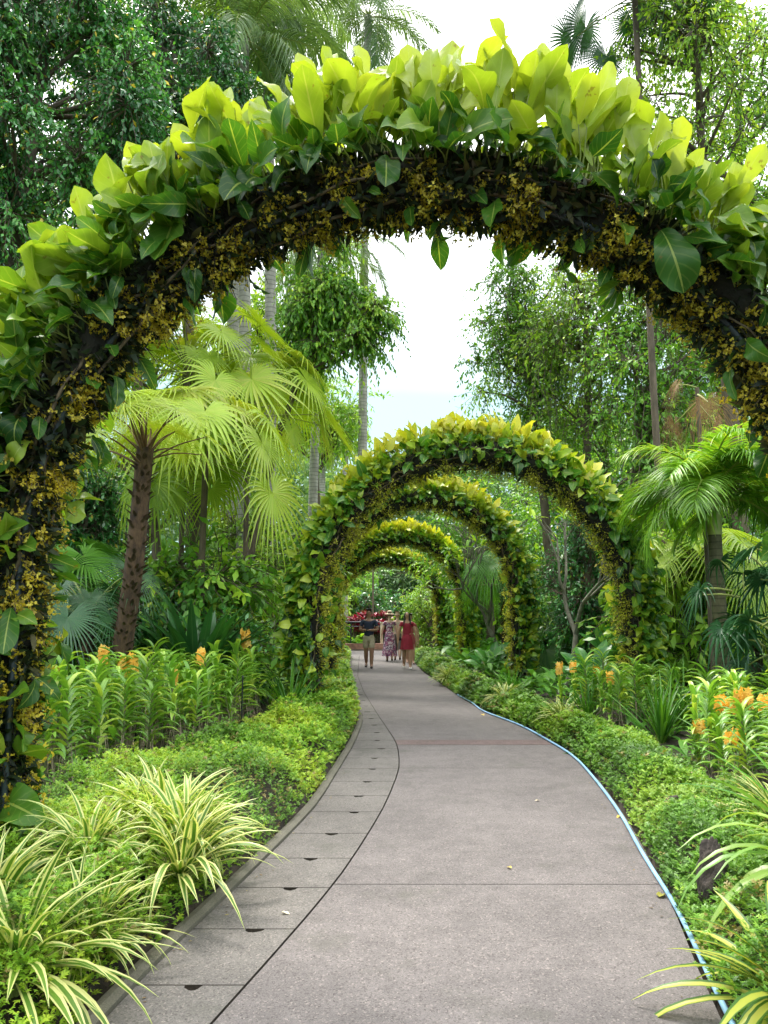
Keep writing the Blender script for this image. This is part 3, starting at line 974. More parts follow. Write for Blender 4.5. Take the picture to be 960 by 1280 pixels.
GO = 'orchid plants without blooms'
LO = 'orchid cane with arching strap leaves and no bloom, in the massed bed'
protos = [orchid(70 + k, [0.84, 0.92, 0.74, 0.86][k], 0, LO, GO) for k in range(4)]
rng = R_(77)
spots = []
for Y in np.arange(6.6, 11.6, 0.36):
    e = float(reg_left(np.array(Y))[0])
    for k in range(9):
        X = e - 0.15 - k * 0.3 + rng.normal(0, 0.08)
        px = 480 + X / Y * F
        if px > -60 and k < 5 + (Y > 8.4):
            spots.append((X, Y + rng.normal(0, 0.1)))
sp2 = []
for Y in np.arange(5.6, 9.6, 0.42):
    e = float(reg_right(np.array(Y))[1])
    for k in range(5):
        X = e + 0.12 + k * 0.3 + rng.normal(0, 0.08)
        if (862 if Y < 9.8 else 0) < 480 + X / Y * F < 1010:
            sp2.append((X, Y + rng.normal(0, 0.1)))
for Y in np.arange(9.8, 11.0, 0.45):
    for k in range(4):
        sp2.append((float(reg_right(np.array(Y))[1]) + 0.05 + k * 0.22, Y))
for i, (X, Y) in enumerate(spots + sp2):
    pr = protos[i % 4]
    right = i >= len(spots)
    loc = (X, Y, float(bedz(np.array(X), np.array(Y))) - 0.02)
    if i < 4:
        pr.location = loc
    else:
        copy_tree(pr, loc, float(rng.uniform(0, 6.28)), float(rng.uniform(0.85, 1.1)) * (0.86 if right else 1.0), label='orchid cane without a bloom in the bed beyond the blue hose' if right else None,
                  group='bloomless orchids beyond the hose' if right else None)
f1 = orchid(90, 0.85, 2, 'orchid carrying the biggest orange bloom head, beside the fibrous palm trunk', 'orchids in bloom')
f2 = orchid(91, 0.82, 1, 'orchid with one orange bloom spike amid bloomless canes', 'orchids in bloom')


def place_f(proto, px, py, Y, label, first=False, s=1.0):
    """bloom head seen at px,py"""
    X = at(px, py, Y)[0]
    Z = at(px, py, Y)[2]
    H = 1.13 if proto is f1 else 1.08
    z0 = float(bedz(np.array(X), np.array(Y)))
    s = max(0.45, (Z - z0) / H)
    if first:
        proto.location = (X, Y, z0)
        proto.scale = (max(s, .75), max(s, .75), s)
        return
    copy_tree(proto, (X, Y, z0), px * 0.37, (max(s, .75), max(s, .75), s), label, 'orchids in bloom')


place_f(f1, 160, 826, 8.6, '', True)
place_f(f2, 132, 818, 9.2, '', True)
for px, py, Y, lb in [(256, 820, 9.6, 'orchid with an orange bloom above the canes before the dark broad-leaved clump'),
                      (301, 797, 11.0, 'taller orchid with an upright orange bloom beyond the bed of canes'),
                      (701, 834, 11.0, 'first of three orange orchids in a row beside the second arch foot'),
                      (718, 832, 11.2, 'middle one of three orange orchids in a row beside the second arch foot'),
                      (742, 838, 10.8, 'orange orchid of the row of three standing closest to the vine trunk'),
                      (872, 906, 6.9, 'lowest orange orchid bloom, in front of the slim palm trunk'),
                      (906, 877, 7.3, 'orange orchid bloom just under the slim palm trunk'),
                      (930, 868, 7.0, 'tallest and fullest orange orchid bloom under the dark fan bush'),
                      (760, 846, 9.9, 'low orange orchid bloom half hidden by the vine trunk'),
                      (918, 940, 6.2, 'orange orchid bloom lowest of those near the recurved straps'),
                      (222, 846, 8.4, 'orange orchid bloom low among the canes near the black stakes'),
                      (60, 850, 8.0, 'orange orchid bloom beside the framing arch leg'),
                      (953, 874, 7.5, 'orange orchid bloom cut by the picture edge under the dark fan bush')]:
    place_f(f1 if px > 900 else f2, px, py, Y, lb)
# thin black stakes in the orchid bed
mb = MB()
tubes(mb, np.array([[0, 0, -0.1], [0, 0, 0.3], [0, 0, 0.72]]), 0.009, 8)
tubes(mb, np.array([[0, 0, 0.72], [0, 0, 0.735], [0, 0, 0.745]]), [0.012, 0.012, 0.002], 8)
stk = mb.build('plant_stake', M['black'])
tag(stk, 'thin black stake between the orchid canes', 'stake', 'black stakes in the orchid bed')
for i, (px, Y) in enumerate([(211, 8.6), (128, 7.9), (255, 9.0), (302, 9.6), (170, 8.3)]):
    o = stk if i == 0 else stk.copy()
    if i:
        COL.objects.link(o)
    o.location = (at(px, 900, Y)[0], Y, 0.1)


# ------------------------------------------------------------------ palms
def fan_parts(seed, R=0.8, nseg=46, spread=2.75, split=0.5, pet=1.0, elev=0.9, tilt=1.0, droop=0.35, w=1.0):
    """returns (blade MB, petiole MB): petiole leaves the origin along +x rising at elev"""
    rng = R_(seed)
    bm_, pm = MB(), MB()
    p0 = np.zeros(3)
    d0 = np.array([math.cos(elev), 0, math.sin(elev)])
    p2 = p0 + d0 * pet + np.array([0.12 * pet, 0, -0.1 * pet])
    cv = curve([p0, d0 * pet * 0.55, p2], 10)
    tubes(pm, cv, np.linspace(0.017, 0.008, 10), 5)
    td = nrm(cv[-1] - cv[-2])
    ang = math.atan2(td[2], td[0]) - tilt
    ax = np.array([math.cos(ang), 0, math.sin(ang)])
    nrmv = np.array([-math.sin(ang), 0, math.cos(ang)])
    a = np.linspace(-spread, spread, nseg)
    ts = np.array([0, 0.18, 0.36, 0.54, 0.7, 0.85, 1.0])
    da = a[1] - a[0]
    Rl = R * (0.82 + 0.18 * np.cos(a * 0.55)) * rng.uniform(0.93, 1.04, nseg)
    dirv = ax[None] * np.cos(a)[:, None] + np.array([0, 1.0, 0])[None] * np.sin(a)[:, None]
    rr = Rl[:, None] * ts[None]
    c = dirv[:, None] * rr[..., None]
    cup = 0.12 * np.abs(np.sin(a))[:, None] * rr
    c = c + nrmv * cup[..., None]
    dr = droop * rng.uniform(0.6, 1.4, nseg)
    c[..., 2] -= dr[:, None] * R * np.clip(ts[None] - 0.35, 0, 1) ** 1.7 * 1.9
    full = rr * math.tan(abs(da) / 2) * 1.04
    hw = np.where(ts[None] <= split, full, (Rl[:, None] * split * math.tan(abs(da) / 2)) * np.clip((1 - ts[None]) / (1 - split), 0.03, 1) ** 0.75) * w
    sdv = nrm(np.cross(nrmv[None], dirv))
    fold = 0.45
    cols = []
    for s_ in (-1, 0, 1):
        cols.append(c + sdv[:, None] * (hw * s_)[..., None] + nrmv * ((abs(s_) - 0.5) * hw * fold * 1.2)[..., None])
    G = np.stack(cols, 2) + cv[-1]
    bm_.grid(G, rnd=np.clip(rng.uniform(0.2, 0.9) + rng.normal(0, 0.12, nseg), 0, 1))
    return bm_, pm


def fan_palm(name, loc, label, mat, nf, R, pet, trunk_pts, tr, seed, bark='bark_palm', petm='petpalm', spread=2.75, split=0.5, droop=0.35, elevs=(-0.3, 1.4), nseg=46, group=None, w=1.0, crown_c=None, frond_s=1.0, multi=0):
    rng = R_(seed)
    t = empty(name, loc, label, 'palm', group)
    if trunk_pts is not None:
        mb = MB()
        tp = curve(trunk_pts, 26)
        bumpy(mb, tp, np.linspace(tr * 1.15, tr * 0.95, 26), 18, 0.08, rng)
        if bark == 'bark_palm':
            # old leaf-base stubs around the trunk
            n = 420
            k = rng.uniform(0, 1, n)
            C = np.stack([np.interp(k, np.linspace(0, 1, 26), tp[:, i]) for i in range(3)], -1)
            a = rng.uniform(0, 6.28, n)
            o = np.stack([np.cos(a), np.sin(a), np.full(n, 1.1)], -1)
            leaves(mb, C + o * [1, 1, 0] * tr * 0.9, nrm(o), np.stack([np.cos(a), np.sin(a), np.zeros(n)], -1), 0.12, 0.07, 'blade', 3, 3, bend=-0.3, fold=-0.5)
        mb.build('trunk', M[bark], t)
        top = tp[-1]
    else:
        top = np.zeros(3) if crown_c is None else np.array(crown_c)
    var = []
    for k in range(5):
        el = elevs[0] + (elevs[1] - elevs[0]) * (k + 0.5) / 5
        b, pm = fan_parts(seed * 10 + k, R, nseg, spread, split, pet * rng.uniform(0.85, 1.15), el, 0.9 + 0.25 * k * 0.3, droop, w)
        fo = b.build('frond', M[mat], t)
        po = pm.build('leaf_stalk', M[petm], fo)
        var.append((fo, po))
    ga = 2.39996
    for i in range(nf):
        k = int((i / nf) * 5)
        if i < 5:
            k = i
            fo, po = var[k]
        else:
            fo = var[k][0].copy()
            COL.objects.link(fo)
            po = var[k][1].copy()
            COL.objects.link(po)
            po.parent = fo
            fo.parent = t
        z = -0.25 * (1 - k / 5) + rng.uniform(-0.08, 0.08)
        off_ = np.array([0, 0, z])
        if multi:
            off_ = np.array([rng.uniform(-multi, multi), rng.uniform(-multi, multi), rng.uniform(-0.7, 0.1) * top[2]])
        fo.location = top + off_
        fo.rotation_euler = (rng.normal(0, 0.22), rng.normal(0, 0.22), i * ga + rng.normal(0, 0.2))
        s = frond_s * rng.uniform(0.65, 1.18)
        fo.scale = (s, s, s)
    return t


# the fibrous-trunked palm beside the path
b0 = at(147, 815, 9.7)
b1 = at(182, 560, 9.4)
fan_palm('fan_palm', (b0[0], 9.7, 0.1), 'lime fan palm with dark leaning fibrous trunk and starry split fans', 'fan_y', 24, 0.5, 0.8,
         [(0, 0, -0.1), (0.03, 0, 0.8), (b1[0] - b0[0] - 0.12, -0.2, 2.0), (b1[0] - b0[0], -0.3, b1[2] - 0.1)], 0.115, 3, split=0.3, droop=0.3, nseg=34, petm='petbrown', elevs=(0.25, 1.45), w=0.8)
c = at(258, 550, 12.0)
fan_palm('fan_palm', (c[0], 12.0, 0.1), 'big lime fan palm with wide hanging fans behind the fibrous trunk', 'fan_y', 34, 0.8, 1.0,
         [(0.1, 0, -0.1), (0, 0, 1.5), (0, 0, c[2] - 0.2)], 0.05, 4, split=0.4, droop=0.5, elevs=(-0.6, 1.35), bark='bark', w=0.95, nseg=32)
c = at(312, 495, 14.5)
fan_palm('fan_palm', (c[0], 14.5, 0.1), 'taller lime fan palm whose fans rise over the second arch shoulder', 'fan_y', 30, 0.85, 1.3,
         [(0.1, 0, -0.1), (0, 0, 2), (0, 0, c[2] - 0.3)], 0.05, 5, split=0.36, droop=0.5, elevs=(-0.5, 1.35), bark='bark', w=0.95, nseg=32)
c = at(250, 430, 13.0)
fan_palm('fan_palm', (c[0] - .2, 13.0, 0.1), 'lime fan palm with raised fans just under the framing arch', 'fan_y', 34, 0.62, 1.1,
         [(0.1, 0, -0.1), (0, 0, 2.5), (0, 0, c[2] - 0.5)], 0.045, 6, split=0.4, droop=0.35, elevs=(-0.2, 1.4), bark='bark', w=0.95, nseg=32)
# deep green low fans
c = at(115, 690, 10.2)
fan_palm('fan_palm', (c[0], 10.2, 0.1), 'low dark green fan palm with level fans behind the orchid bed', 'fan_d', 16, 0.62, 0.8,
         [(0, 0, 0), (0, 0, 0.5), (0, 0, 1.6)], 0.06, 7, split=0.35, droop=0.3, elevs=(-0.2, 1.2), w=0.85)
c = at(60, 640, 11.5)
fan_palm('fan_palm', (c[0], 11.5, 0.1), 'bright green fan palm half hidden behind the framing arch leg', 'fan_g', 18, 0.7, 0.9,
         [(0, 0, 0), (0, 0, 0.8), (0, 0, 1.7)], 0.06, 8, split=0.45, droop=0.3, elevs=(-0.3, 1.2))
# right: yellow fan palm behind the slim trunk, dark rhapis
c = at(862, 735, 13.6)
fan_palm('fan_palm', (c[0], 13.6, 0.1), 'yellow-green fan palm with long drooping fingers behind the slim trunk', 'fan_y', 24, 0.8, 0.9,
         [(0, 0, 0), (0, 0, 1.0), (0, 0, 2.2)], 0.09, 9, split=0.4, droop=0.75, elevs=(-0.6, 1.2), w=0.9)
c = at(700, 740, 18.0)
fan_palm('fan_palm', (c[0], 18.0, 0.1), 'green fan palm seen between the third and second arch legs', 'fan_g', 18, 0.85, 1.0,
         [(0, 0, 0), (0, 0, .5), (0, 0, 1.0)], 0.09, 10, split=0.5, droop=0.4, elevs=(-0.2, 1.3))
c = at(985, 795, 9.3)
fan_palm('fan_palm', (c[0], 9.3, 0.1), 'dark lady palm thicket with narrow fingered fans', 'fan_d', 46, 0.42, 0.35,
         None, 0, 11, split=0.12, droop=0.5, elevs=(-0.3, 1.2), nseg=13, spread=2.3, w=3.2, crown_c=(0, 0, 2.05), multi=0.55)
c = at(628, 725, 20.0)
fan_palm('fan_palm', (c[0], 20.0, 0.1), 'dark fan palm behind the fourth arch with spiky hanging fans', 'fan_g', 16, 0.7, 0.8,
         [(0, 0, 0), (0, 0, 1.5), (0, 0, c[2])], 0.05, 12, split=0.35, droop=0.7, elevs=(-0.7, 1.2))
# tall palms against the sky
c = at(762, -10, 13.5)
fan_palm('fan_palm', (c[0] + .5, 13.5, 0.1), 'tall dark fan palm whose stiff fan pokes in at the top edge', 'fan_d', 16, 0.9, 1.0,
         [(0.3, 0, 0), (0, 0, 4), (0, 0, c[2] - 0.1)], 0.06, 13, split=0.45, droop=0.15, elevs=(-0.9, 1.2), bark='bark')
c = at(432, 528, 36.0)
fp = fan_palm('fan_palm', (c[0], 36.0, 0), 'distant fan palm standing alone against the sky', 'coco', 20, 1.0, 0.9,
              [(0, 0, 0), (0, 0, 5), (0, 0, c[2])], 0.15, 14, split=0.4, droop=0.6, elevs=(-1.0, 1.3), nseg=20, bark='bark_pale', group='distant fan palms')
remember(fp)
c = at(402, 520, 36.0)
copy_tree(fp, (c[0], 37.0, 0), 1.0, 1.0, 'distant fan palm merging with the bright tree beside it', 'distant fan palms')
# dry hanging fan on a young palm
c = at(872, 500, 11.5)
fan_palm('fan_palm', (c[0], 11.5, 0.1), 'thin palm with a dry brown hanging fan above the feather palm', 'fan_b', 5, 0.45, 0.4,
         [(0, 0, 0), (0, 0, 2.5), (0, 0, c[2] + 0.1)], 0.03, 15, split=0.3, droop=1.1, elevs=(-0.9, 0.3), w=0.6, bark='bark')


def feather_frond(seed, L=2.0, elev=1.1, bend=1.9, nl=64, ll=0.55, lw=0.035, hang=0.5, mat='pinna'):
    rng = R_(seed)
    fm, pm = MB(), MB()
    k = 24
    t = np.linspace(0, 1, k)
    th = elev - bend * t ** 1.2
    d = np.stack([np.cos(th), np.zeros(k), np.sin(th)], -1)
    P = np.concatenate([[np.zeros(3)], np.cumsum((d[1:] + d[:-1]) / 2, 0) * L / (k - 1)])
    tubes(pm, P, np.linspace(0.022, 0.004, k), 5)
    s = np.linspace(0.16, 0.995, nl)
    for sg in (-1, 1):
        C = np.stack([np.interp(s, t, P[:, i]) for i in range(3)], -1)
        D = nrm(np.stack([np.interp(s, t, d[:, i]) for i in range(3)], -1))
        up = nrm(np.cross(D, np.cross(np.array([0, 0, 1.0]) + 1e-3, D)))
        ang = np.interp(s, [0, 1], [1.25, 0.5]) + rng.normal(0, 0.08, nl)
        ax = D * np.cos(ang)[:, None] + np.array([0, sg, 0.0]) * np.sin(ang)[:, None] + up * (0.35 + rng.normal(0, 0.15, nl))[:, None]
        LL = ll * np.interp(s, [0.16, 0.4, 0.75, 1], [0.7, 1, 0.8, 0.35]) * rng.uniform(0.9, 1.08, nl)
        leaves(fm, C, ax, up, LL, lw, 'blade', 6, 3, bend=rng.uniform(0.3, 0.8, nl), fold=0.4, droop=hang * rng.uniform(0.7, 1.2, nl), rnd=np.clip(rng.uniform(0, 1) * 0.5 + rng.uniform(0, 0.5, nl), 0, 1))
    return fm, pm


def feather_palm(name, loc, label, mat, nf, L, H, tr, seed, bark, elevs, bend, ll, lw, hang, group=None, lean=(0, 0), nl=64, shaft=True):
    rng = R_(seed)
    t = empty(name, loc, label, 'palm', group)
    mb = MB()
    tp = curve([(0, 0, -0.1), (lean[0] * 0.3, lean[1] * 0.3, H * 0.5), (lean[0], lean[1], H)], 24)
    bumpy(mb, tp, np.interp(np.linspace(0, 1, 24), [0, 0.08, 1], [tr * 1.3, tr, tr * 0.85]), 18, 0.03, rng)
    mb.build('trunk', M[bark], t)
    if shaft:
        mb = MB()
        tubes(mb, tp[-1] + np.array([[0, 0, -0.05], [0, 0, 0.2], [0, 0, 0.45], [0, 0, 0.7]]), [tr * 0.9, tr * 1.0, tr * 0.75, tr * 0.35], 12)
        mb.build('crownshaft', M['petpalm'], t)
    var = []
    for k in range(4):
        el = elevs[0] + (elevs[1] - elevs[0]) * k / 3
        a, b = feather_frond(seed * 7 + k, L * rng.uniform(0.9, 1.08), el, bend, nl, ll, lw, hang, mat)
        fo = a.build('frond', M[mat], t)
        var.append((fo, b.build('rachis', M['petpalm'], fo)))
    for i in range(nf):
        if i < 4:
            k = i
            fo = var[i][0]
        else:
            k = int(i * 4 / nf)
            fo = var[k][0].copy()
            COL.objects.link(fo)
            fo.parent = t
            po = var[k][1].copy()
            COL.objects.link(po)
            po.parent = fo
        fo.location = tp[-1] + np.array([0, 0, 0.5 if shaft else 0.0])
        fo.rotation_euler = (rng.normal(0, 0.08), rng.normal(0, 0.08), i * 2.39996 + rng.normal(0, 0.15))
        fo.scale = (1, 1, 1)
    return remember(t)


c = at(893, 660, 10.5)
feather_palm('feather_palm', (c[0], 10.5, 0.1), 'feather palm with smooth slim green trunk and dense arching fronds', 'pinna', 20, 1.5, c[2] - 0.15, 0.105, 21, 'bark_green', (0.15, 1.3), 1.7, 0.6, 0.035, 0.3)
c = at(972, 690, 10.8)
feather_palm('feather_palm', (c[0], 10.8, 0.1), 'second feather palm, its thin trunk at the picture edge beside the dark thicket', 'pinna', 14, 1.7, c[2], 0.07, 22, 'bark_green', (0.1, 1.25), 1.6, 0.5, 0.035, 0.3)
c = at(352, 15, 19.0)
cp = feather_palm('coconut_palm', (c[0], 19.0, 0), 'tall coconut palm whose drooping fronds cross the top edge', 'coco', 22, 3.2, c[2] - 0.2, 0.16, 23, 'bark_pale', (-0.5, 1.1), 1.6, 0.75, 0.045, 0.75, 'coconut palms', (-0.4, 0), nl=56, shaft=False)
c = at(455, 40, 26.0)
copy_tree(cp, (c[0], 26.0, c[2] - 17.8 if c[2] > 17 else 0), 2.0, 1.0, 'coconut palm farther back, fronds poking into the white sky above the framing arch')
c = at(392, 300, 24.0)
copy_tree(cp, (c[0], 24.0, c[2] - (at(352, 15, 19.0)[2])), 4.0, 1.0, 'coconut palm with pale hanging fronds behind the round drooping crown')
c = at(-40, 480, 12.0)
for i, (px, py, Y, lb) in enumerate([(300, 330, 17.0, 'pale ringed palm trunk rising straight into the framing arch'),
                                     (278, 400, 19.0, 'thin pale palm trunk partly hidden behind raised fans')]):
    c = at(px, py, Y)
    copy_tree(cp, (c[0] + 0.3, Y, -2.5 + 3.2 * i), 0.6 + i, 1.0, lb)


# ------------------------------------------------------------------ trees
def tree(name, loc, label, mat, clumps, trunk, tr, seed, leafL=0.1, wr=0.45, tw=26, M_=12, twl=0.6, droop=0.4, bark='bark', cat='tree', group=None, vines=0, limbs=True, prof='leaf', nseg=2, bare=False, leafdown=0.35):
    """clumps: (x,y,z,r) in metres from the tree's base; trunk: points"""
    rng = R_(seed)
    t = empty(name, loc, label, cat, group)
    cl = np.array(clumps, float)
    mb = MB()
    tp = curve(trunk, 22, 0.02, rng)
    bumpy(mb, tp, np.linspace(tr * 1.1, tr * 0.5, 22), 12, 0.08, rng)
    if limbs:
        for (x, y, z, r) in cl:
            q = np.array([x, y, z])
            k = int(np.clip(np.argmin(np.abs(tp[:, 2] - (z - 0.9 * r - 0.3 * np.hypot(x - tp[-1][0], y - tp[-1][1])))), 3, 21))
            st = tp[k]
            mid = (st + q) / 2 + rng.normal(0, 0.12, 3)
            tubes(mb, curve([st, mid, q], 9), np.linspace(tr * 0.36, 0.012, 9), 6)
    mb.build('trunk', M[bark], t)
    lm, wm = MB(), MB()
    n = len(cl) * tw
    ci = np.repeat(np.arange(len(cl)), tw)
    C, r = cl[ci, :3], cl[ci, 3]
    d = sph(rng, n, -0.75)
    st = C + d * (r * rng.uniform(0.05, 0.62, n))[:, None]
    ln = twl * rng.uniform(0.5, 1.2, n)
    dd = nrm(d + rng.normal(0, 0.35, (n, 3)))
    tt = np.linspace(0.12, 1, M_)
    dr = droop * rng.uniform(0.5, 1.4, n)
    P = st[:, None] + dd[:, None] * (ln[:, None] * tt[None])[..., None]
    P[..., 2] -= (dr * ln)[:, None] * tt[None] ** 2
    Pt = np.concatenate([C[:, None] * 0.6 + st[:, None] * 0.4, P[:, ::max(1, M_ // 4)]], 1)
    tubes(wm, Pt, np.linspace(0.009, 0.003, Pt.shape[1]), 3)
    if not bare:
        base = P.reshape(-1, 3)
        N_ = len(base)
        tang = np.repeat(nrm(P[:, -1] - P[:, 0]), M_, 0)
        ax = nrm(tang * 0.6 + sph(rng, N_) * 0.9 + np.array([0, 0, -leafdown]))
        up = sph(rng, N_, 0.0) + np.array([0, 0, 0.8])
        rc = rng.uniform(0.1, 0.75, len(cl))[ci]
        rv = np.clip(np.repeat(rc + rng.normal(0, 0.1, n), M_) + rng.normal(0, 0.12, N_), 0, 1)
        # a few yellowing leaves only where asked by ramp top
        rv = np.minimum(rv, 0.95)
        yl = rng.uniform(0, 1, N_) < 0.012
        rv = np.where(yl, 1.0, rv)
        LL = leafL * rng.uniform(0.65, 1.25, N_)
        leaves(lm, base, ax, up, LL, LL * wr, prof, nseg, 3 if nseg > 2 else 2, bend=0.5, fold=0.25 if nseg > 2 else 0, rnd=rv)
    if vines:
        k = vines
        ci2 = rng.integers(0, len(cl), k)
        s0 = cl[ci2, :3] + sph(rng, k) * (cl[ci2, 3] * 0.8)[:, None]
        Lv = rng.uniform(0.8, 3.0, k)
        zz = np.linspace(0, 1, 10)
        V = s0[:, None] + np.stack([0.06 * np.sin(zz[None] * 9 + s0[:, :1] * 7), 0.05 * np.cos(zz[None] * 8 + s0[:, :1] * 5), -zz[None] * Lv[:, None]], -1)
        tubes(wm, V, 0.008, 3)
        B = V[:, 1:].reshape(-1, 3)
        B = np.repeat(B, 3, 0)
        nB = len(B)
        leaves(lm, B, sph(rng, nB) + np.array([0, 0, -0.6]), sph(rng, nB), leafL * 1.1, leafL * 0.4, prof, 2, 2, fold=0, rnd=rng.uniform(0, 0.7, nB))
    cr = lm.build('crown', M[mat], t) if not bare else None
    wm.build('twigs', M[bark], cr if cr else t)
    return remember(t)


def blob(rng, center, rad3, n, r=(0.45, 0.8)):
    """clumps spread through an ellipsoid"""
    out = []
    for _ in range(n):
        d = sph(rng, 1)[0] * rng.uniform(0.3, 1) ** 0.5
        out.append((center[0] + d[0] * rad3[0], center[1] + d[1] * rad3[1], center[2] + d[2] * rad3[2], rng.uniform(*r)))
    return out


def tree_px(name, px, py, Y, rpx, rpy, label, mat, nclump, seed, base_px=None, extra=None, **kw):
    """crown centred at px,py with half-sizes in pixels, at depth Y"""
    rng = R_(seed + 1000)
    c = at(px, py, Y)
    s = math.hypot(Y, c[2] - 1.6) / F * 1.0
    bx = at(base_px if base_px is not None else px, 800, Y)[0]
    loc = (bx, Y, 0.0)
    cc = (c[0] - bx, 0, c[2])
    rx, rz = rpx * s, rpy * s
    cl = blob(rng, cc, (rx * 0.85, min(rx, rz) * 0.8, rz * 0.85), nclump, kw.pop('cr', (0.4, 0.75)))
    if extra:
        for (ex, ey, er) in extra:
            e = at(ex, ey, Y)
            cl.append((e[0] - bx, rng.normal(0, 0.3), e[2], er))
    tk = [(0, 0, -0.1), (cc[0] * 0.15 + 0.1, 0, cc[2] * 0.35), (cc[0] * 0.5, 0.05, cc[2] * 0.7), (cc[0] * 0.95, 0, cc[2] + rz * 0.3)]
    return tree(name, loc, label, mat, cl, kw.pop('trunk', tk), kw.pop('tr', 0.14), seed, **kw)


# upper left
tree_px('broadleaf_tree', 55, 130, 10.5, 125, 210, 'glossy dark tree filling the top corner, with a leaning trunk', 't_dark', 46, 101, base_px=-60, leafL=0.095, tw=56, M_=17, twl=0.6, droop=0.75, tr=0.13, wr=0.5)
tree_px('broadleaf_tree', 215, 110, 13.5, 85, 125, 'second glossy dark tree between the corner tree and the coconut trunk', 't_dark', 34, 102, leafL=0.105, tw=52, M_=15, twl=0.6, droop=0.6, base_px=235)
tree_px('broadleaf_tree', 160, 60, 16.5, 130, 110, 'fresh green tree whose top shows between the two dark glossy trees', 't_lite', 36, 103, leafL=0.12, tw=34, M_=12, twl=0.8)
tree_px('broadleaf_tree', 60, 380, 13.0, 150, 110, 'green tree behind the sloping left shoulder of the framing arch', 't_mid', 30, 104, leafL=0.11, tw=34, M_=12, twl=0.7)
tree_px('broadleaf_tree', 60, 330, 18.0, 180, 160, 'pale yellowish green tree showing in gaps under the dark corner tree', 't_lite', 34, 105, leafL=0.14, tw=28, M_=12, twl=0.9, cr=(0.6, 1.1))
# round drooping crown in the gap
tree_px('broadleaf_tree', 412, 400, 15.0, 62, 55, 'round tree crown with drooping leafy shoots hanging against the sky', 't_mid', 30, 106, base_px=285, leafL=0.12, tw=52, M_=12, twl=0.5, droop=0.6, tr=0.09,
        extra=[(470, 385, 0.3), (485, 395, 0.2), (380, 330, 0.35), (425, 320, 0.3), (360, 430, 0.3)], prof='ovate', cr=(0.35, 0.6), leafdown=0.8)
tree_px('broadleaf_tree', 395, 520, 27.0, 65, 55, 'light green tree filling the dip between palm fans and second arch', 't_lite', 22, 107, leafL=0.2, tw=26, M_=12, twl=1.0, cr=(0.8, 1.2))
tree_px('broadleaf_tree', 330, 470, 22.0, 75, 110, 'green tree behind the pale palm trunks', 't_lite', 28, 108, leafL=0.17, tw=28, M_=12, twl=0.9, cr=(0.7, 1.1))
tree_px('broadleaf_tree', 190, 520, 19.0, 160, 150, 'deep green tree backing the lime fan palms', 't_mid', 34, 109, leafL=0.16, tw=28, M_=12, twl=0.9, cr=(0.7, 1.1))
# right
tree_px('broadleaf_tree', 655, 440, 20.0, 52, 125, 'tall columnar tree hung with long vines at the edge of the sky', 't_mid', 40, 110, leafL=0.13, tw=26, M_=12, twl=0.8, vines=150, cr=(0.35, 0.7), base_px=690, droop=0.5,
        extra=[(610, 400, 0.3), (598, 450, 0.3), (600, 495, 0.3), (615, 360, 0.3), (640, 335, 0.35), (700, 340, .4)])
tree_px('broadleaf_tree', 735, 430, 18.0, 75, 130, 'slim-trunked tree with fresh green sprays beside the vine-hung tree', 't_lite', 30, 111, leafL=0.13, tw=20, M_=11, twl=0.9, vines=60, cr=(0.4, 0.8), base_px=740, droop=0.4)
tree_px('broadleaf_tree', 830, 440, 16.0, 100, 130, 'leafy tree with bare pale branches above the feather palm', 't_mid', 36, 112, leafL=0.13, tw=24, M_=11, twl=0.8, vines=60, cr=(0.4, 0.8), base_px=772, droop=0.45)
tree_px('broadleaf_tree', 905, 380, 19.0, 110, 190, 'deep green tree behind the shoulder of the framing arch', 't_mid', 40, 113, leafL=0.15, tw=26, M_=12, twl=0.9, cr=(0.6, 1.0))
tree_px('broadleaf_tree', 870, 90, 14.0, 105, 120, 'fresh green tree above the framing arch below the dark fan', 't_lite', 36, 114, leafL=0.12, tw=24, M_=11, twl=0.8, cr=(0.4, 0.75), base_px=930, droop=0.5)
tree_px('broadleaf_tree', 930, 170, 18.0, 120, 150, 'green tree in the shade behind the fresh green one', 't_mid', 30, 115, leafL=0.15, tw=26, M_=12, twl=0.9, cr=(0.6, 1.0))
tree_px('broadleaf_tree', 760, 590, 21.0, 120, 110, 'green tree directly behind the second arch right shoulder', 't_mid', 34, 116, leafL=0.16, tw=26, M_=12, twl=0.9, cr=(0.7, 1.1), vines=60)
tree_px('broadleaf_tree', 880, 610, 15.5, 110, 110, 'leafy tree hidden behind the feather palm fronds', 't_mid', 30, 117, leafL=0.14, tw=28, M_=12, twl=0.8, cr=(0.6, 0.9))
tree_px('broadleaf_bush', 735, 730, 16.0, 60, 90, 'dense dark bush behind the second arch leg', 't_dark', 34, 118, leafL=0.09, tw=40, M_=12, twl=0.45, cr=(0.4, 0.6), cat='bush')
tree_px('broadleaf_bush', 100, 640, 12.8, 55, 75, 'dense dark bush with small round leaves behind the low fans', 't_dark', 26, 119, leafL=0.1, tw=40, M_=12, twl=0.45, cr=(0.35, 0.55), cat='bush', prof='ovate')
tree_px('broadleaf_bush', 610, 660, 26.0, 100, 90, 'mid green bush mass behind the third and fourth arches', 't_mid', 34, 120, leafL=0.17, tw=28, M_=12, twl=0.8, cr=(0.6, 1.0), cat='bush')
tree_px('broadleaf_bush', 330, 700, 17.0, 100, 90, 'light green bush between palm fans and the second arch', 't_lite', 28, 121, leafL=0.13, tw=28, M_=12, twl=0.7, cr=(0.5, 0.8), cat='bush')
tree_px('broadleaf_bush', 930, 760, 14.0, 90, 90, 'green bush in the gap behind the dark thicket', 't_dark', 26, 122, leafL=0.12, tw=30, M_=12, twl=0.7, cr=(0.5, 0.8), cat='bush')
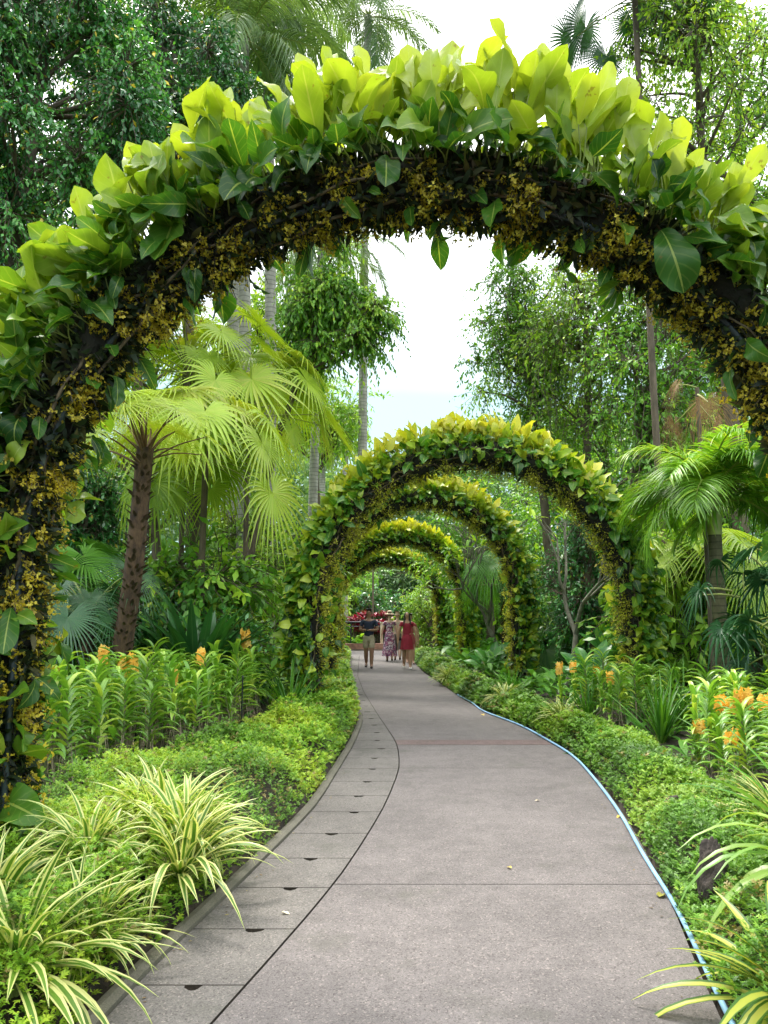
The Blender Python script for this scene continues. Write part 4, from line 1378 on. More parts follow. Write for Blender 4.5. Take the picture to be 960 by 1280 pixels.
# end of the path
tree_px('broadleaf_bush', 445, 745, 41.0, 38, 45, 'dark rounded bush above the crimson shrubs', 't_mid', 20, 123, leafL=0.2, tw=26, M_=12, twl=0.8, cr=(0.7, 1.1), cat='bush')
tree_px('broadleaf_tree', 500, 735, 46.0, 60, 60, 'pale green tree closing the end of the path', 't_far', 26, 124, leafL=0.28, tw=26, M_=12, twl=1.2, cr=(0.9, 1.5))
tree_px('broadleaf_bush', 540, 770, 33.0, 40, 45, 'light bush behind the last arch beside the walkers', 't_lite', 20, 125, leafL=0.16, tw=26, M_=12, twl=0.7, cr=(0.5, 0.9), cat='bush')
tree_px('broadleaf_bush', 405, 770, 33.0, 25, 30, 'low bush beside the man in the grey-blue shirt', 't_mid', 14, 126, leafL=0.15, tw=26, M_=12, twl=0.6, cr=(0.5, 0.8), cat='bush')

# shrubs standing row on row behind the beds
rngb = R_(555)
pb_ = [tree('garden_shrub', (-6.0, 17.0, 0), 'rounded leafy shrub among many in the shade behind the palms', 't_mid', blob(rngb, (0, 0, 1.1), (0.9, 0.8, 0.9), 22, (0.35, 0.6)), [(0, 0, -0.1), (0, 0, 0.6), (0, 0, 1.2)], 0.05, 401, leafL=0.14, tw=30, M_=10, twl=0.5, cat='shrub', group='shrubs behind the beds'),
       tree('garden_shrub', (8.0, 17.5, 0), 'rounded leafy shrub among many in the shade behind the palms', 't_lite', blob(rngb, (0, 0, 1.2), (0.9, 0.8, 1.0), 20, (0.35, 0.6)), [(0, 0, -0.1), (0, 0, 0.6), (0, 0, 1.2)], 0.05, 402, leafL=0.17, tw=26, M_=10, twl=0.6, cat='shrub', group='shrubs behind the beds'),
       tree('garden_shrub', (-8.0, 15.5, 0), 'rounded leafy shrub among many in the shade behind the palms', 't_dark', blob(rngb, (0, 0, 1.1), (1.0, 0.8, 1.0), 24, (0.35, 0.6)), [(0, 0, -0.1), (0, 0, 0.6), (0, 0, 1.2)], 0.05, 403, leafL=0.12, tw=34, M_=10, twl=0.5, cat='shrub', group='shrubs behind the beds')]
i = 0
for x, Y, k, sc_ in [(-3.95, 12.7, 2, 1.25), (-3.3, 12.5, 0, 1.4), (-2.75, 13.4, 1, 1.0), (-4.9, 12.2, 0, 1.1), (-3.4, 11.9, 2, 1.0), (-2.75, 12.2, 2, 0.95)]:
    copy_tree(pb_[k], (x, Y, 0), x * 2, sc_)
for Y, x0, x1, st in [(13.5, -8.5, -3.6, 1.5), (17.5, -10.5, -3.4, 1.7), (22.5, -13, -3.3, 1.9), (28, -16, -3.4, 2.1), (13.6, 6.0, 8.5, 1.6), (17.5, 4.6, 10.5, 1.8), (22.5, 4.2, 13, 1.9), (28, 3.6, 16, 2.1), (38.5, -18, 20, 2.3)]:
    for x in np.arange(x0, x1, st):
        i += 1
        copy_tree(pb_[(i * 7) % 3], (x + rngb.normal(0, 0.3), Y + rngb.normal(0, 0.5), 0), float(rngb.uniform(0, 6.28)), float(rngb.uniform(0.8, 1.25)) * (1.35 if Y > 20 else 1.0))

# far woodland: one mass
rng = R_(300)
lm = MB()
n = 2200
ang = rng.uniform(-0.75, 0.75, n)
Yf = rng.uniform(48, 75, n)
Xf = Yf * np.tan(ang)
top = np.interp(480 + np.tan(ang) * F, [-400, 380, 450, 500, 540, 600, 1400], [16, 14.5, 12.0, 13.0, 15.5, 17, 20]) * Yf / 60
Zf = top * rng.uniform(0, 1, n) ** 0.7
K = 60
C = np.repeat(np.stack([Xf, Yf, Zf], -1), K, 0)
N_ = len(C)
C = C + sph(rng, N_) * rng.uniform(0.2, 1.0, (N_, 1)) ** 0.5 * np.array([2.0, 1.6, 1.3])
rv = np.clip(np.repeat(rng.uniform(0, 0.8, n), K) + rng.normal(0, 0.1, N_), 0, 1)
LL = rng.uniform(0.3, 0.6, N_)
leaves(lm, C, sph(rng, N_), sph(rng, N_, 0), LL, LL * 0.6, 'leaf', 2, 2, fold=0, rnd=rv)
o = lm.build('far_woodland', M['t_far'])
tag(o, 'hazy green woodland closing the view behind the garden', 'woodland', kind='stuff')


# pale bare-branched trees behind the arches
def frangipani(px, Y, H, seed, label, flip=1, group='bare pale-branched trees'):
    rng = R_(seed)
    x = at(px, 800, Y)[0]
    t = empty('frangipani_tree', (x, Y, 0.1), label, 'tree', group)
    mb, lm = MB(), MB()
    tips = []

    def br(p, d, L, r, lev):
        q = p + d * L
        m = (p + q) / 2 + rng.normal(0, 0.06 * L, 3)
        tubes(mb, curve([p, m, q], 7), np.linspace(r, r * 0.7, 7), 7)
        if lev == 0:
            tips.append(q)
            return
        for k in range(2 if rng.uniform() < 0.6 else 3):
            d2 = nrm(d + rng.normal(0, 0.42, 3) + np.array([0, 0, 0.3]))
            br(q, d2, L * rng.uniform(0.62, 0.85), r * 0.68, lev - 1)
    br(np.array([0, 0, -0.1]), nrm(np.array([0.25 * flip, 0, 1.0])), H * 0.42, 0.07, 5)
    mb.build('trunk', M['bark_frang'], t)
    tips = np.array(tips)
    sel = tips[rng.uniform(0, 1, len(tips)) < 0.3]
    B = np.repeat(sel, 7, 0)
    n = len(B)
    leaves(lm, B, sph(rng, n, -0.1), np.array([0, 0, 1.0]), 0.3, 0.08, 'leaf', 4, 3, bend=0.8, fold=0.2, rnd=rng.uniform(0.3, 1, n))
    lm.build('crown', M['t_mid'], t)
    return t


frangipani(700, 14.5, 3.0, 207, 'bare-branched pale tree seen inside the second arch beside its leg')
frangipani(625, 20.5, 3.2, 202, 'bare-branched pale tree leaning behind the third arch leg', -1)

# banana-like broad leaves behind the second arch leg
for (px, Y, s, lb) in [(735, 13.0, 0.75, 'broad paddle-leaved plant between the third and second arch legs'), (768, 13.8, 1.0, 'broad paddle-leaved plant tucked against the second arch leg'),
                       (612, 18.2, 0.75, 'bluish broad paddle-leaved plant at the foot of the third arch')]:
    rng = R_(int(px))
    x = at(px, 800, Y)[0]
    t = empty('paddle_leaf_plant', (x, Y, 0.1), lb, 'plant', 'broad paddle-leaved plants')
    mb, pm = MB(), MB()
    n = 14
    a = rng.uniform(0, 6.28, n)
    el = rng.uniform(0.7, 1.4, n)
    d = np.stack([np.cos(a) * np.cos(el), np.sin(a) * np.cos(el), np.sin(el)], -1)
    L1 = rng.uniform(0.4, 0.9, n)[:, None] * s
    q = d * L1
    tubes(pm, np.stack([d * 0, q * 0.5, q], 1), 0.014, 6)
    leaves(mb, q, d + np.array([0, 0, -0.15]), np.array([0, 0, 1.0]) - np.array([0, .4, 0]), 0.65 * s, 0.3 * s, 'leaf', 8, 5, bend=rng.uniform(0.4, 1.2, n), fold=0.25, wave=0.15, rnd=rng.uniform(0, 1, n), rng=rng)
    lf = mb.build('leaf_blade', M['banana'], t)
    pm.build('leaf_stalk', M['petpalm'], lf)


# crimson shrubs behind the rail
def red_shrub():
    rng = R_(210)
    t = empty('crimson_shrub', (0, 0, 0), 'crimson-leaved shrub behind the dark railing', 'shrub', 'crimson shrubs behind the railing')
    mb, wm = MB(), MB()
    n = 12
    S = np.stack([rng.uniform(-0.4, 0.4, n), rng.uniform(-0.3, 0.3, n), rng.uniform(0.9, 1.55, n)], -1)
    tubes(wm, np.stack([S * [0.5, 0.5, 0], S * [0.8, 0.8, 0.5], S], 1), 0.018, 5)
    B = np.repeat(S, 20, 0)
    m = len(B)
    leaves(mb, B + rng.normal(0, 0.04, (m, 3)), sph(rng, m, 0.0) + [0, 0, 0.5], np.array([0, 0, 1.0]), rng.uniform(0.3, 0.5, m), 0.09, 'leaf', 4, 3, bend=1.0, fold=0.3, rnd=rng.uniform(0, 1, m))
    mb.build('red_leaves', M['red'], t)
    wm.build('stem', M['bark'], t)
    return remember(t)


rs = red_shrub()
for i, (px, Y) in enumerate([(437, 36.0), (447, 35.6), (455, 36.2), (473, 35.8), (428, 36.6), (480, 36.5), (464, 37.0)]):
    x = at(px, 800, Y)[0]
    if i == 0:
        rs.location = (x, Y, -0.05)
        rs.scale = (0.85,) * 3
    else:
        copy_tree(rs, (x, Y, -0.1 + 0.08 * (i % 3)), i * 1.3, 0.82 + 0.07 * (i % 3))

# low planter wall and dark railing at the T of the path


def boxes(mb, lst):
    for (x0, x1, y0, y1, z0, z1) in lst:
        A = np.array([[x0, y0, z0], [x1, y0, z0], [x1, y1, z0], [x0, y1, z0], [x0, y0, z0]], float)
        B = A.copy()
        B[:, 2] = z1
        mb.grid(np.stack([A, B]))
        mb.grid(np.array([[[x0, y0, z1], [x1, y0, z1]], [[x0, y1, z1], [x1, y1, z1]]], float))


mb = MB()
boxes(mb, [(-9, 6.5, 34.2, 34.5, 0, 0.3)])
w = mb.build('planter_wall', M['terra'], smooth=False)
tag(w, 'low terracotta planter wall across the end of the path', 'wall')
rl = empty('railing', (0, 34.8, 0.0), 'dark metal railing in front of the crimson shrubs', 'railing')
xs0, xs1 = at(420, 770, 34.8)[0], at(476, 770, 34.8)[0]
mb = MB()
tubes(mb, np.array([[xs0, 0, 1.25], [(xs0 + xs1) / 2, 0, 1.25], [xs1, 0, 1.25]]), 0.035, 8)
tubes(mb, np.array([[xs0, 0, 1.05], [(xs0 + xs1) / 2, 0, 1.05], [xs1, 0, 1.05]]), 0.02, 8)
mb.build('rail', M['rail'], rl)
for x in np.linspace(xs0, xs1, 4):
    mb = MB()
    tubes(mb, np.array([[x, 0, -0.1], [x, 0, 0.6], [x, 0, 1.24]]), 0.03, 8)
    mb.build('post', M['rail'], rl)
c = at(477, 800, 34.6)
mb = MB()
boxes(mb, [(-0.06, 0.06, -0.06, 0.06, -0.1, 1.2), (-0.08, 0.08, -0.08, 0.08, 1.2, 1.25)])
o = mb.build('bollard_post', M['cream'], smooth=False, loc=(c[0], 34.6, 0))
tag(o, 'cream square post at the end of the railing', 'post')
mb = MB()
tubes(mb, np.array([[0, 0, 0], [0.01, 0, 2.5], [0, 0, 5.2]]), 0.045, 8)
tubes(mb, np.array([[0, 0, 5.2], [0, 0, 5.3], [0.0, 0, 5.36]]), [0.07, 0.07, 0.01], 8)
o = mb.build('lamp_pole', M['bark'], loc=(at(466, 770, 36.0)[0], 36.0, 0))
tag(o, 'slim brown pole rising behind the crimson shrubs', 'pole')


# ------------------------------------------------------------------ rocks, fallen leaves
def rock(name, loc, size, seed, mat, label, rot=0.0):
    rng = R_(seed)
    bm = bmesh.new()
    bmesh.ops.create_icosphere(bm, subdivisions=5, radius=1)
    fr = rng.uniform(1.2, 7, (16, 3)) * rng.choice([-1, 1], (16, 3))
    ph = rng.uniform(0, 6.28, 16)
    for v in bm.verts:
        p = np.array(v.co)
        k = sum(math.sin(fr[i] @ p + ph[i]) / (1 + 0.35 * np.linalg.norm(fr[i])) for i in range(16))
        k2 = abs(math.sin(fr[3] @ p * 2.1) * math.sin(fr[7] @ p * 2.3))
        v.co = v.co * (1 + 0.14 * k - 0.12 * k2)
        v.co.x *= size[0]
        v.co.y *= size[1]
        v.co.z *= size[2]
    me = bpy.data.meshes.new(name)
    bm.to_mesh(me)
    me.materials.append(M[mat])
    for p_ in me.polygons:
        p_.use_smooth = True
    o = link(name, me, None, loc)
    o.rotation_euler = (0, 0, rot)
    return tag(o, label, 'rock', 'rocks beside the hose')


rock('rock', (1.75, 4.22, 0.2), (0.085, 0.08, 0.2), 1, 'rock', 'upright rough dark rock standing by the hose')
rock('rock', (1.85, 4.0, 0.17), (0.09, 0.07, 0.075), 2, 'rock2', 'smooth slate-grey rock beside the upright rough one', 0.4)
rock('rock', (2.12, 5.75, 0.2), (0.07, 0.06, 0.08), 3, 'rock', 'small dark rock poking out of the ferny cover', 1.0)
rock('rock', (1.98, 3.72, 0.06), (0.13, 0.1, 0.07), 4, 'rock', 'flat dark rock under the recurved straps', 0.3)


rng = R_(808)
mb = MB()
n = 150
Y = rng.uniform(2.6, 14, n)
side_ = rng.uniform(0, 1, n) < 0.5
X = np.where(side_, xl(Y) + 0.05 + np.abs(rng.normal(0, 0.05, n)), xr(Y) - 0.06 - np.abs(rng.normal(0, 0.06, n)))
a = rng.uniform(0, 6.28, n)
LL = rng.uniform(0.008, 0.03, n)
leaves(mb, np.stack([X, Y, np.full(n, 0.006)], -1), np.stack([np.cos(a), np.sin(a), np.full(n, 0.1)], -1), np.array([0, 0, 1.0]), LL, LL * 0.45, 'leaf', 3, 2, bend=0.4, fold=0, rnd=rng.uniform(0, 1, n))
M['litter'] = leafmat('litter_bits', [(0, (0.06, 0.04, 0.02)), (0.7, (0.2, 0.13, 0.06)), (1, (0.4, 0.33, 0.1))], trans=0.1, rough=0.7)
tag(mb.build('leaf_litter', M['litter']), 'tiny brown leaf scraps gathered along both edges of the path', 'litter', kind='stuff')


def fallen(px, py, size, colmat, label, seed):
    rng = R_(seed)
    u = (px - 480) / F
    v = (640 - py) / F
    y = math.cos(PITCH) - v * math.sin(PITCH)
    z = math.sin(PITCH) + v * math.cos(PITCH)
    k = -1.594 / z
    mb = MB()
    leaves(mb, np.array([[0, 0, 0.006]]), np.array([[math.cos(seed), math.sin(seed), 0.1]]), np.array([[0, 0, 1.0]]), size, size * 0.5, 'ovate', 6, 5, bend=0.5, fold=0.3, rnd=0.7, wave=0.3, rng=rng)
    o = mb.build('fallen_leaf', colmat, loc=(u * k, y * k, 0.004))
    tag(o, label, 'leaf', 'fallen leaves on the path')


M['fall_y'] = leafmat('fallen_yellow', [(0, (0.4, 0.28, 0.04)), (1, (0.7, 0.5, 0.08))], trans=0.1, rough=0.6)
M['fall_g'] = leafmat('fallen_green', [(0, (0.2, 0.22, 0.03)), (1, (0.35, 0.32, 0.04))], trans=0.1, rough=0.6)
M['fall_p'] = leafmat('fallen_pale', [(0, (0.5, 0.4, 0.25)), (1, (0.7, 0.6, 0.42))], trans=0.1, rough=0.6)
fallen(824, 1122, 0.1, M['fall_g'], 'largest fallen leaf, olive yellow, beside the hose', 1)
fallen(639, 1086, 0.05, M['fall_y'], 'small yellow fallen leaf in the middle of the path', 2)
fallen(675, 1001, 0.05, M['fall_p'], 'pale fallen petal farther up the path', 3)
fallen(775, 1020, 0.06, M['fall_y'], 'yellow fallen leaf close to the hose bend', 4)
fallen(352, 1141, 0.05, M['fall_p'], 'pale fallen leaf on the slab strip', 6)
fallen(602, 893, 0.1, M['fall_y'], 'yellow fallen leaf near the far bend of the hose', 5)


# ------------------------------------------------------------------ people
def skin(name, nodes, edges, mat, parent=None, sub=2):
    names = list(nodes)
    me = bpy.data.meshes.new(name)
    me.from_pydata([nodes[k][0] for k in names], [(names.index(a), names.index(b)) for a, b in edges], [])
    o = bpy.data.objects.new(name, me)
    COL.objects.link(o)
    o.modifiers.new('skin', 'SKIN').use_smooth_shade = True
    o.modifiers.new('sub', 'SUBSURF').levels = sub
    o.modifiers['sub'].render_levels = sub
    for i, k in enumerate(names):
        r = nodes[k][1]
        sv = me.skin_vertices[0].data[i]
        sv.radius = r if isinstance(r, tuple) else (r, r)
        sv.use_root = (i == 0)
    dg = bpy.context.evaluated_depsgraph_get()
    dg.update()
    m2 = bpy.data.meshes.new_from_object(o.evaluated_get(dg))
    COL.objects.unlink(o)
    bpy.data.objects.remove(o)
    m2.name = name
    m2.materials.clear()
    m2.materials.append(mat)
    for p_ in m2.polygons:
        p_.use_smooth = True
    return link(name, m2, parent)


def lathe(mb, prof, n=28, fold=0.0, nf=9, cx=0, cy=0, ell=0.7, seed=0):
    """prof: (z, r) list"""
    a = np.linspace(0, 2 * np.pi, n + 1)
    G = []
    z0 = prof[0][0]
    z1 = prof[-1][0]
    for z, r in prof:
        f = fold * abs(z - z0) / max(abs(z1 - z0), 1e-6)
        rr = r * (1 + f * np.sin(a * nf + seed))
        G.append(np.stack([cx + rr * np.cos(a), cy + rr * np.sin(a) * ell, np.full(n + 1, z)], -1))
    mb.grid(np.array(G))


SK = {}


def skinmat(name, c):
    if name not in SK:
        SK[name] = plain(name, c, 0.5, 0.08)
    return SK[name]


def person(loc, rz, H, label, skinc, fem=False, stride=0.16, arms=None, shirt=None, shorts=None, dress=None, hair=None, hat=None, shoes=None, trousers=None, longhair=False, phone=False, bag=None, hide=None):
    """faces -y in local space; H in metres"""
    s = H / 1.75
    t = empty('person', loc, label, 'person', None, rz, s)
    sh = 0.165 if fem else 0.195
    hp = 0.09
    a = arms or ((0.27, -0.02, 1.12), (0.29, -0.03, 0.86), (-0.27, -0.02, 1.12), (-0.29, -0.03, 0.86))
    el_l, wr_l, el_r, wr_r = a
    nd = {'pelvis': ((0, 0, 0.95), (0.14, 0.1)), 'waist': ((0, 0, 1.1), (0.115 if fem else 0.135, 0.09)), 'chest': ((0, 0, 1.3), (0.135 if fem else 0.155, 0.1)),
          'neckb': ((0, 0.01, 1.46), (0.06, 0.055)), 'neck': ((0, 0, 1.53), 0.05), 'jaw': ((0, -0.015, 1.585), (0.058, 0.07)), 'head': ((0, -0.005, 1.66), (0.072, 0.09)), 'top': ((0, 0.005, 1.725), (0.055, 0.07))}
    ed = [('pelvis', 'waist'), ('waist', 'chest'), ('chest', 'neckb'), ('neckb', 'neck'), ('neck', 'jaw'), ('jaw', 'head'), ('head', 'top')]
    for sd, el, wr, st in ((1, el_l, wr_l, -stride), (-1, el_r, wr_r, stride)):
        k = 'l' if sd > 0 else 'r'
        lift = 0.0 if st < 0 else 0.05
        nd['sh' + k] = ((sh * sd, 0.01, 1.42), 0.055)
        nd['el' + k] = (el, 0.052)
        nd['wr' + k] = (wr, 0.034)
        wv = Vector(wr) - Vector(el)
        wv.normalize()
        pm = Vector(wr) + wv * 0.06
        nd['pa' + k] = (tuple(pm), (0.022, 0.038))
        ed += [('chest', 'sh' + k), ('sh' + k, 'el' + k), ('el' + k, 'wr' + k), ('wr' + k, 'pa' + k)]
        for j in range(4):
            fo = pm + Vector((0.0, (j - 1.5) * 0.018, 0)) + wv * 0.03
            fe = fo + wv * (0.05 + 0.012 * (j in (1, 2))) + Vector((-0.012 * sd, -0.004, 0))
            nd[f'f{j}{k}'] = (tuple(fo), 0.009)
            nd[f'g{j}{k}'] = (tuple(fe), 0.007)
            ed += [('pa' + k, f'f{j}{k}'), (f'f{j}{k}', f'g{j}{k}')]
        th = pm + Vector((-0.012 * sd, -0.04, 0)) - wv * 0.02
        nd['th' + k] = (tuple(th), 0.01)
        nd['ti' + k] = (tuple(th + wv * 0.035 + Vector((0, -0.008, 0))), 0.008)
        ed += [('pa' + k, 'th' + k), ('th' + k, 'ti' + k)]
        nd['hip' + k] = ((hp * sd, 0, 0.88), 0.095)
        nd['kn' + k] = ((hp * sd * 0.95, st * 0.55 - 0.03, 0.5), 0.07)
        nd['ca' + k] = ((hp * sd * 0.95, st * 0.8 + 0.01, 0.34), 0.07)
        nd['an' + k] = ((hp * sd * 0.9, st * 1.05 + 0.02 + lift, 0.09 + lift), 0.045)
        nd['fo' + k] = ((hp * sd, st * 1.05 - 0.12, 0.035 + lift * 0.3), (0.04, 0.025))
        ed += [('pelvis', 'hip' + k), ('hip' + k, 'kn' + k), ('kn' + k, 'ca' + k), ('ca' + k, 'an' + k), ('an' + k, 'fo' + k)]
    sm_ = skinmat('skin_' + skinc[0], skinc[1])
    body = skin('body', nd, ed, sm_, t)
    # face
    mb = MB()
    for sx in (-0.028, 0.028):
        tubes(mb, np.array([[sx - 0.012, -0.094, 1.662], [sx, -0.099, 1.664], [sx + 0.012, -0.094, 1.662]]), [0.003, 0.0065, 0.003], 6)
        tubes(mb, np.array([[sx - 0.016, -0.096, 1.68], [sx, -0.1, 1.684], [sx + 0.016, -0.094, 1.68]]), 0.003, 4)
    mb.build('eyes', M['black'], t)
    mb = MB()
    tubes(mb, np.array([[0, -0.09, 1.665], [0, -0.112, 1.635], [0, -0.095, 1.625]]), [0.006, 0.013, 0.008], 6)
    for sx in (-0.074, 0.074):
        tubes(mb, np.array([[sx, 0.0, 1.63], [sx * 1.08, 0.01, 1.65], [sx, 0.005, 1.675]]), [0.008, 0.014, 0.008], 6)
    mb.build('nose_and_ears', sm_, t)
    mb = MB()
    tubes(mb, np.array([[-0.022, -0.086, 1.6], [0, -0.094, 1.598], [0.022, -0.086, 1.6]]), [0.003, 0.006, 0.003], 6)
    mb.build('mouth', skinmat('lips', (0.35, 0.1, 0.08)), t)
    # hair
    hb = {'h0': ((0, 0.02, 1.7), (0.083, 0.09)), 'h1': ((0, 0.015, 1.745), (0.05, 0.065)), 'h2': ((0, 0.06, 1.63), (0.07, 0.045))}
    he = [('h0', 'h1'), ('h0', 'h2')]
    if longhair:
        hb['h3'] = ((0, 0.075, 1.5), (0.085, 0.035))
        hb['h4'] = ((0.05, 0.03, 1.38), (0.06, 0.03))
        he += [('h2', 'h3'), ('h3', 'h4')]
        for sx in (-1, 1):
            hb[f'hs{sx}'] = ((0.078 * sx, -0.01, 1.62), 0.024)
            hb[f'ht{sx}'] = ((0.095 * sx, -0.035, 1.46), 0.028)
            hb[f'hu{sx}'] = ((0.1 * sx, -0.07, 1.34), 0.02)
            he += [('h0', f'hs{sx}'), (f'hs{sx}', f'ht{sx}'), (f'ht{sx}', f'hu{sx}')]
    if hair:
        skin('hair', hb, he, hair, t)
    if shirt:
        g = {'b': ((0, 0, 1.12), (0.158, 0.118)), 'a': ((0, 0, 0.9), (0.17, 0.128)), 'c': ((0, 0, 1.3), (0.172, 0.122)), 'd': ((0, 0.005, 1.43), (0.085, 0.07))}
        ge = [('b', 'a'), ('b', 'c'), ('c', 'd')]
        for sd, el in ((1, el_l), (-1, el_r)):
            k = 'l' if sd > 0 else 'r'
            sp_ = Vector((sh * sd, 0.01, 1.41))
            g['s' + k] = (tuple(sp_), 0.074)
            g['e' + k] = (tuple(sp_.lerp(Vector(el), 0.68)), 0.066)
            ge += [('c', 's' + k), ('s' + k, 'e' + k)]
        skin('shirt', g, ge, shirt, t)
    if dress:
        top_m, zhem, rhem, fold = dress
        g = {'c': ((0, 0, 1.3), (0.148, 0.112)), 'w': ((0, 0, 1.12), (0.128, 0.1)), 'a': ((0, 0, 0.98), (0.15, 0.11)), 'd': ((0, 0.005, 1.43), (0.075, 0.065))}
        ge = [('c', 'w'), ('w', 'a'), ('c', 'd')]
        for sd, el in ((1, el_l), (-1, el_r)):
            k = 'l' if sd > 0 else 'r'
            sp_ = Vector((sh * sd, 0.01, 1.41))
            g['s' + k] = (tuple(sp_), 0.066)
            g['e' + k] = (tuple(sp_.lerp(Vector(el), 0.5)), 0.056)
            ge += [('c', 's' + k), ('s' + k, 'e' + k)]
        dr_ = skin('dress', g, ge, top_m, t)
        mb = MB()
        zs = np.linspace(1.06, zhem, 9)
        rr = np.interp(zs, [zhem, 0.9, 1.06], [rhem, 0.178, 0.13])
        lathe(mb, list(zip(zs, rr)), 40, fold, 8, 0, 0, 0.88)
        mb.build('skirt', top_m, dr_)
    if shorts:
        g = {'p': ((0, 0, 0.95), (0.155, 0.118)), 'q': ((0, 0, 1.04), (0.15, 0.11))}
        ge = [('p', 'q')]
        for sd, st in ((1, -stride), (-1, stride)):
            k = 'l' if sd > 0 else 'r'
            g['h' + k] = ((hp * sd, 0, 0.85), 0.115)
            g['k' + k] = ((hp * sd, st * 0.5 - 0.025, 0.56), 0.095)
            ge += [('p', 'h' + k), ('h' + k, 'k' + k)]
            if trousers:
                g['a' + k] = ((hp * sd * 0.9, st + 0.02, 0.12), 0.06)
                ge += [('k' + k, 'a' + k)]
        skin('shorts' if not trousers else 'trousers', g, ge, shorts, t)
    if shoes:
        for sd, st in ((1, -stride), (-1, stride)):
            lift = 0.0 if st < 0 else 0.05
            x = hp * sd * 0.95
            g = {'h': ((x, st * 1.05 + 0.04 + lift, 0.045 + lift), (0.046, 0.045)), 'm': ((x, st * 1.05 - 0.05 + lift * 0.5, 0.045 + lift * 0.5), (0.047, 0.04)), 't': ((x, st * 1.05 - 0.15, 0.032 + lift * 0.2), (0.042, 0.028))}
            skin('shoe', g, [('h', 'm'), ('m', 't')], shoes, t)
    if hat:
        mb = MB()
        lathe(mb, [(1.70, 0.19), (1.715, 0.12), (1.72, 0.098), (1.78, 0.092), (1.815, 0.075), (1.83, 0.03), (1.832, 0.002)], 28, 0, 9, 0, 0, 1.0)
        mb.build('hat', hat, t)
    if phone:
        mb = MB()
        boxes(mb, [(-0.075, 0.0, -0.335, -0.325, 1.1, 1.22)])
        o = mb.build('mobile_phone', M['black'], smooth=False)
        o.matrix_world = Matrix.Translation(loc) @ Matrix.Rotation(rz, 4, 'Z') @ Matrix.Scale(s, 4)
        tag(o, 'dark phone held in both hands by the man in khaki shorts', 'phone')
    if bag:
        g = {'a': ((-0.24, 0.06, 1.0), (0.05, 0.09)), 'b': ((-0.25, 0.06, 0.85), (0.06, 0.11))}
        skin('bag_tmp', g, [('a', 'b')], bag, t).name = 'shoulder_bag'
    return t


def cloth(name, c, rough=0.8):
    return plain(name, c, rough, 0.12, 14)


navy = cloth('navy_cotton', (0.012, 0.02, 0.045))
khaki = cloth('khaki_cotton', (0.4, 0.34, 0.24))
maroon = cloth('maroon_cotton', (0.26, 0.012, 0.03))
hairm = plain('dark_hair', (0.012, 0.009, 0.008), 0.45)
straw = plain('straw', (0.68, 0.58, 0.38), 0.8)
# floral fabric
fl, nt, out = newmat('floral_cotton')
tc = N(nt, 'TexCoord')
vo = N(nt, 'TexVoronoi', Scale=11.0)
nt.links.new(tc.outputs['Object'], vo.inputs['Vector'])
nz = N(nt, 'TexNoise', Scale=9.0, Detail=3.0)
nt.links.new(tc.outputs['Object'], nz.inputs['Vector'])
cr = ramp(nt, [(0.35, (0.6, 0.5, 0.55)), (0.46, (0.3, 0.06, 0.14)), (0.54, (0.06, 0.04, 0.1)), (0.62, (0.55, 0.45, 0.5))], nz.outputs['Fac'])
pb = N(nt, 'BsdfPrincipled', Roughness=0.85)
nt.links.new(cr.outputs[0], pb.inputs['Base Color'])
nt.links.new(pb.outputs[0], out.inputs[0])

tan_ = ('tan', (0.42, 0.24, 0.15))
brown_ = ('brown', (0.26, 0.14, 0.085))
pale_ = ('pale', (0.55, 0.36, 0.26))


def pp(px, Y):
    return (at(px, 840, Y)[0], Y, 0.0)


person(pp(461, 23.0), 0.0, 1.74, 'man in navy tee and khaki shorts walking while looking down at his hands', brown_, arms=((0.27, -0.03, 1.14), (0.06, -0.27, 1.14), (-0.27, -0.03, 1.14), (-0.07, -0.27, 1.14)),
       shirt=navy, shorts=khaki, hair=hairm, shoes=plain('dark_shoe', (0.03, 0.02, 0.02)), phone=True, stride=0.14)
person(pp(509, 22.6), 0.05, 1.68, 'woman in short maroon dress walking towards the camera', tan_, fem=True, dress=(maroon, 0.6, 0.215, 0.05), hair=hairm, longhair=True,
       shoes=plain('white_shoe', (0.75, 0.72, 0.68)), stride=0.15, bag=plain('black_bag', (0.02, 0.015, 0.015)))
person(pp(487, 26.2), math.pi, 1.66, 'person in long floral dress and straw hat walking away', pale_, fem=True, dress=(fl, 0.2, 0.26, 0.12), hat=straw, hair=plain('brown_hair', (0.12, 0.07, 0.04), 0.5), shoes=plain('sandal', (0.1, 0.07, 0.05)), stride=0.12)
person(pp(497, 26.8), math.pi, 1.66, 'person in beige top and dark trousers walking away beside the floral dress', pale_, shirt=cloth('beige_cotton', (0.42, 0.34, 0.25)), shorts=cloth('dark_trouser', (0.12, 0.1, 0.09)), trousers=True, hair=plain('light_hair', (0.3, 0.2, 0.12)), shoes=plain('brown_shoe', (0.1, 0.06, 0.04)))
person(pp(513, 25.0), 0.1, 1.6, 'person mostly hidden behind the maroon dress', tan_, fem=True, dress=(cloth('dusky_cotton', (0.3, 0.06, 0.06)), 0.6, 0.2, 0.05), hair=hairm, shoes=plain('tan_shoe', (0.4, 0.25, 0.2)))
person(pp(424, 31.2), -1.5, 1.74, 'man in grey-blue tee and teal trousers, half hidden by the flowered arch leg', pale_, shirt=cloth('greyblue_cotton', (0.2, 0.27, 0.33)), shorts=cloth('teal_trouser', (0.06, 0.17, 0.2)), trousers=True, hair=plain('ginger_cap', (0.5, 0.15, 0.07)), shoes=plain('grey_shoe', (0.12, 0.12, 0.12)))

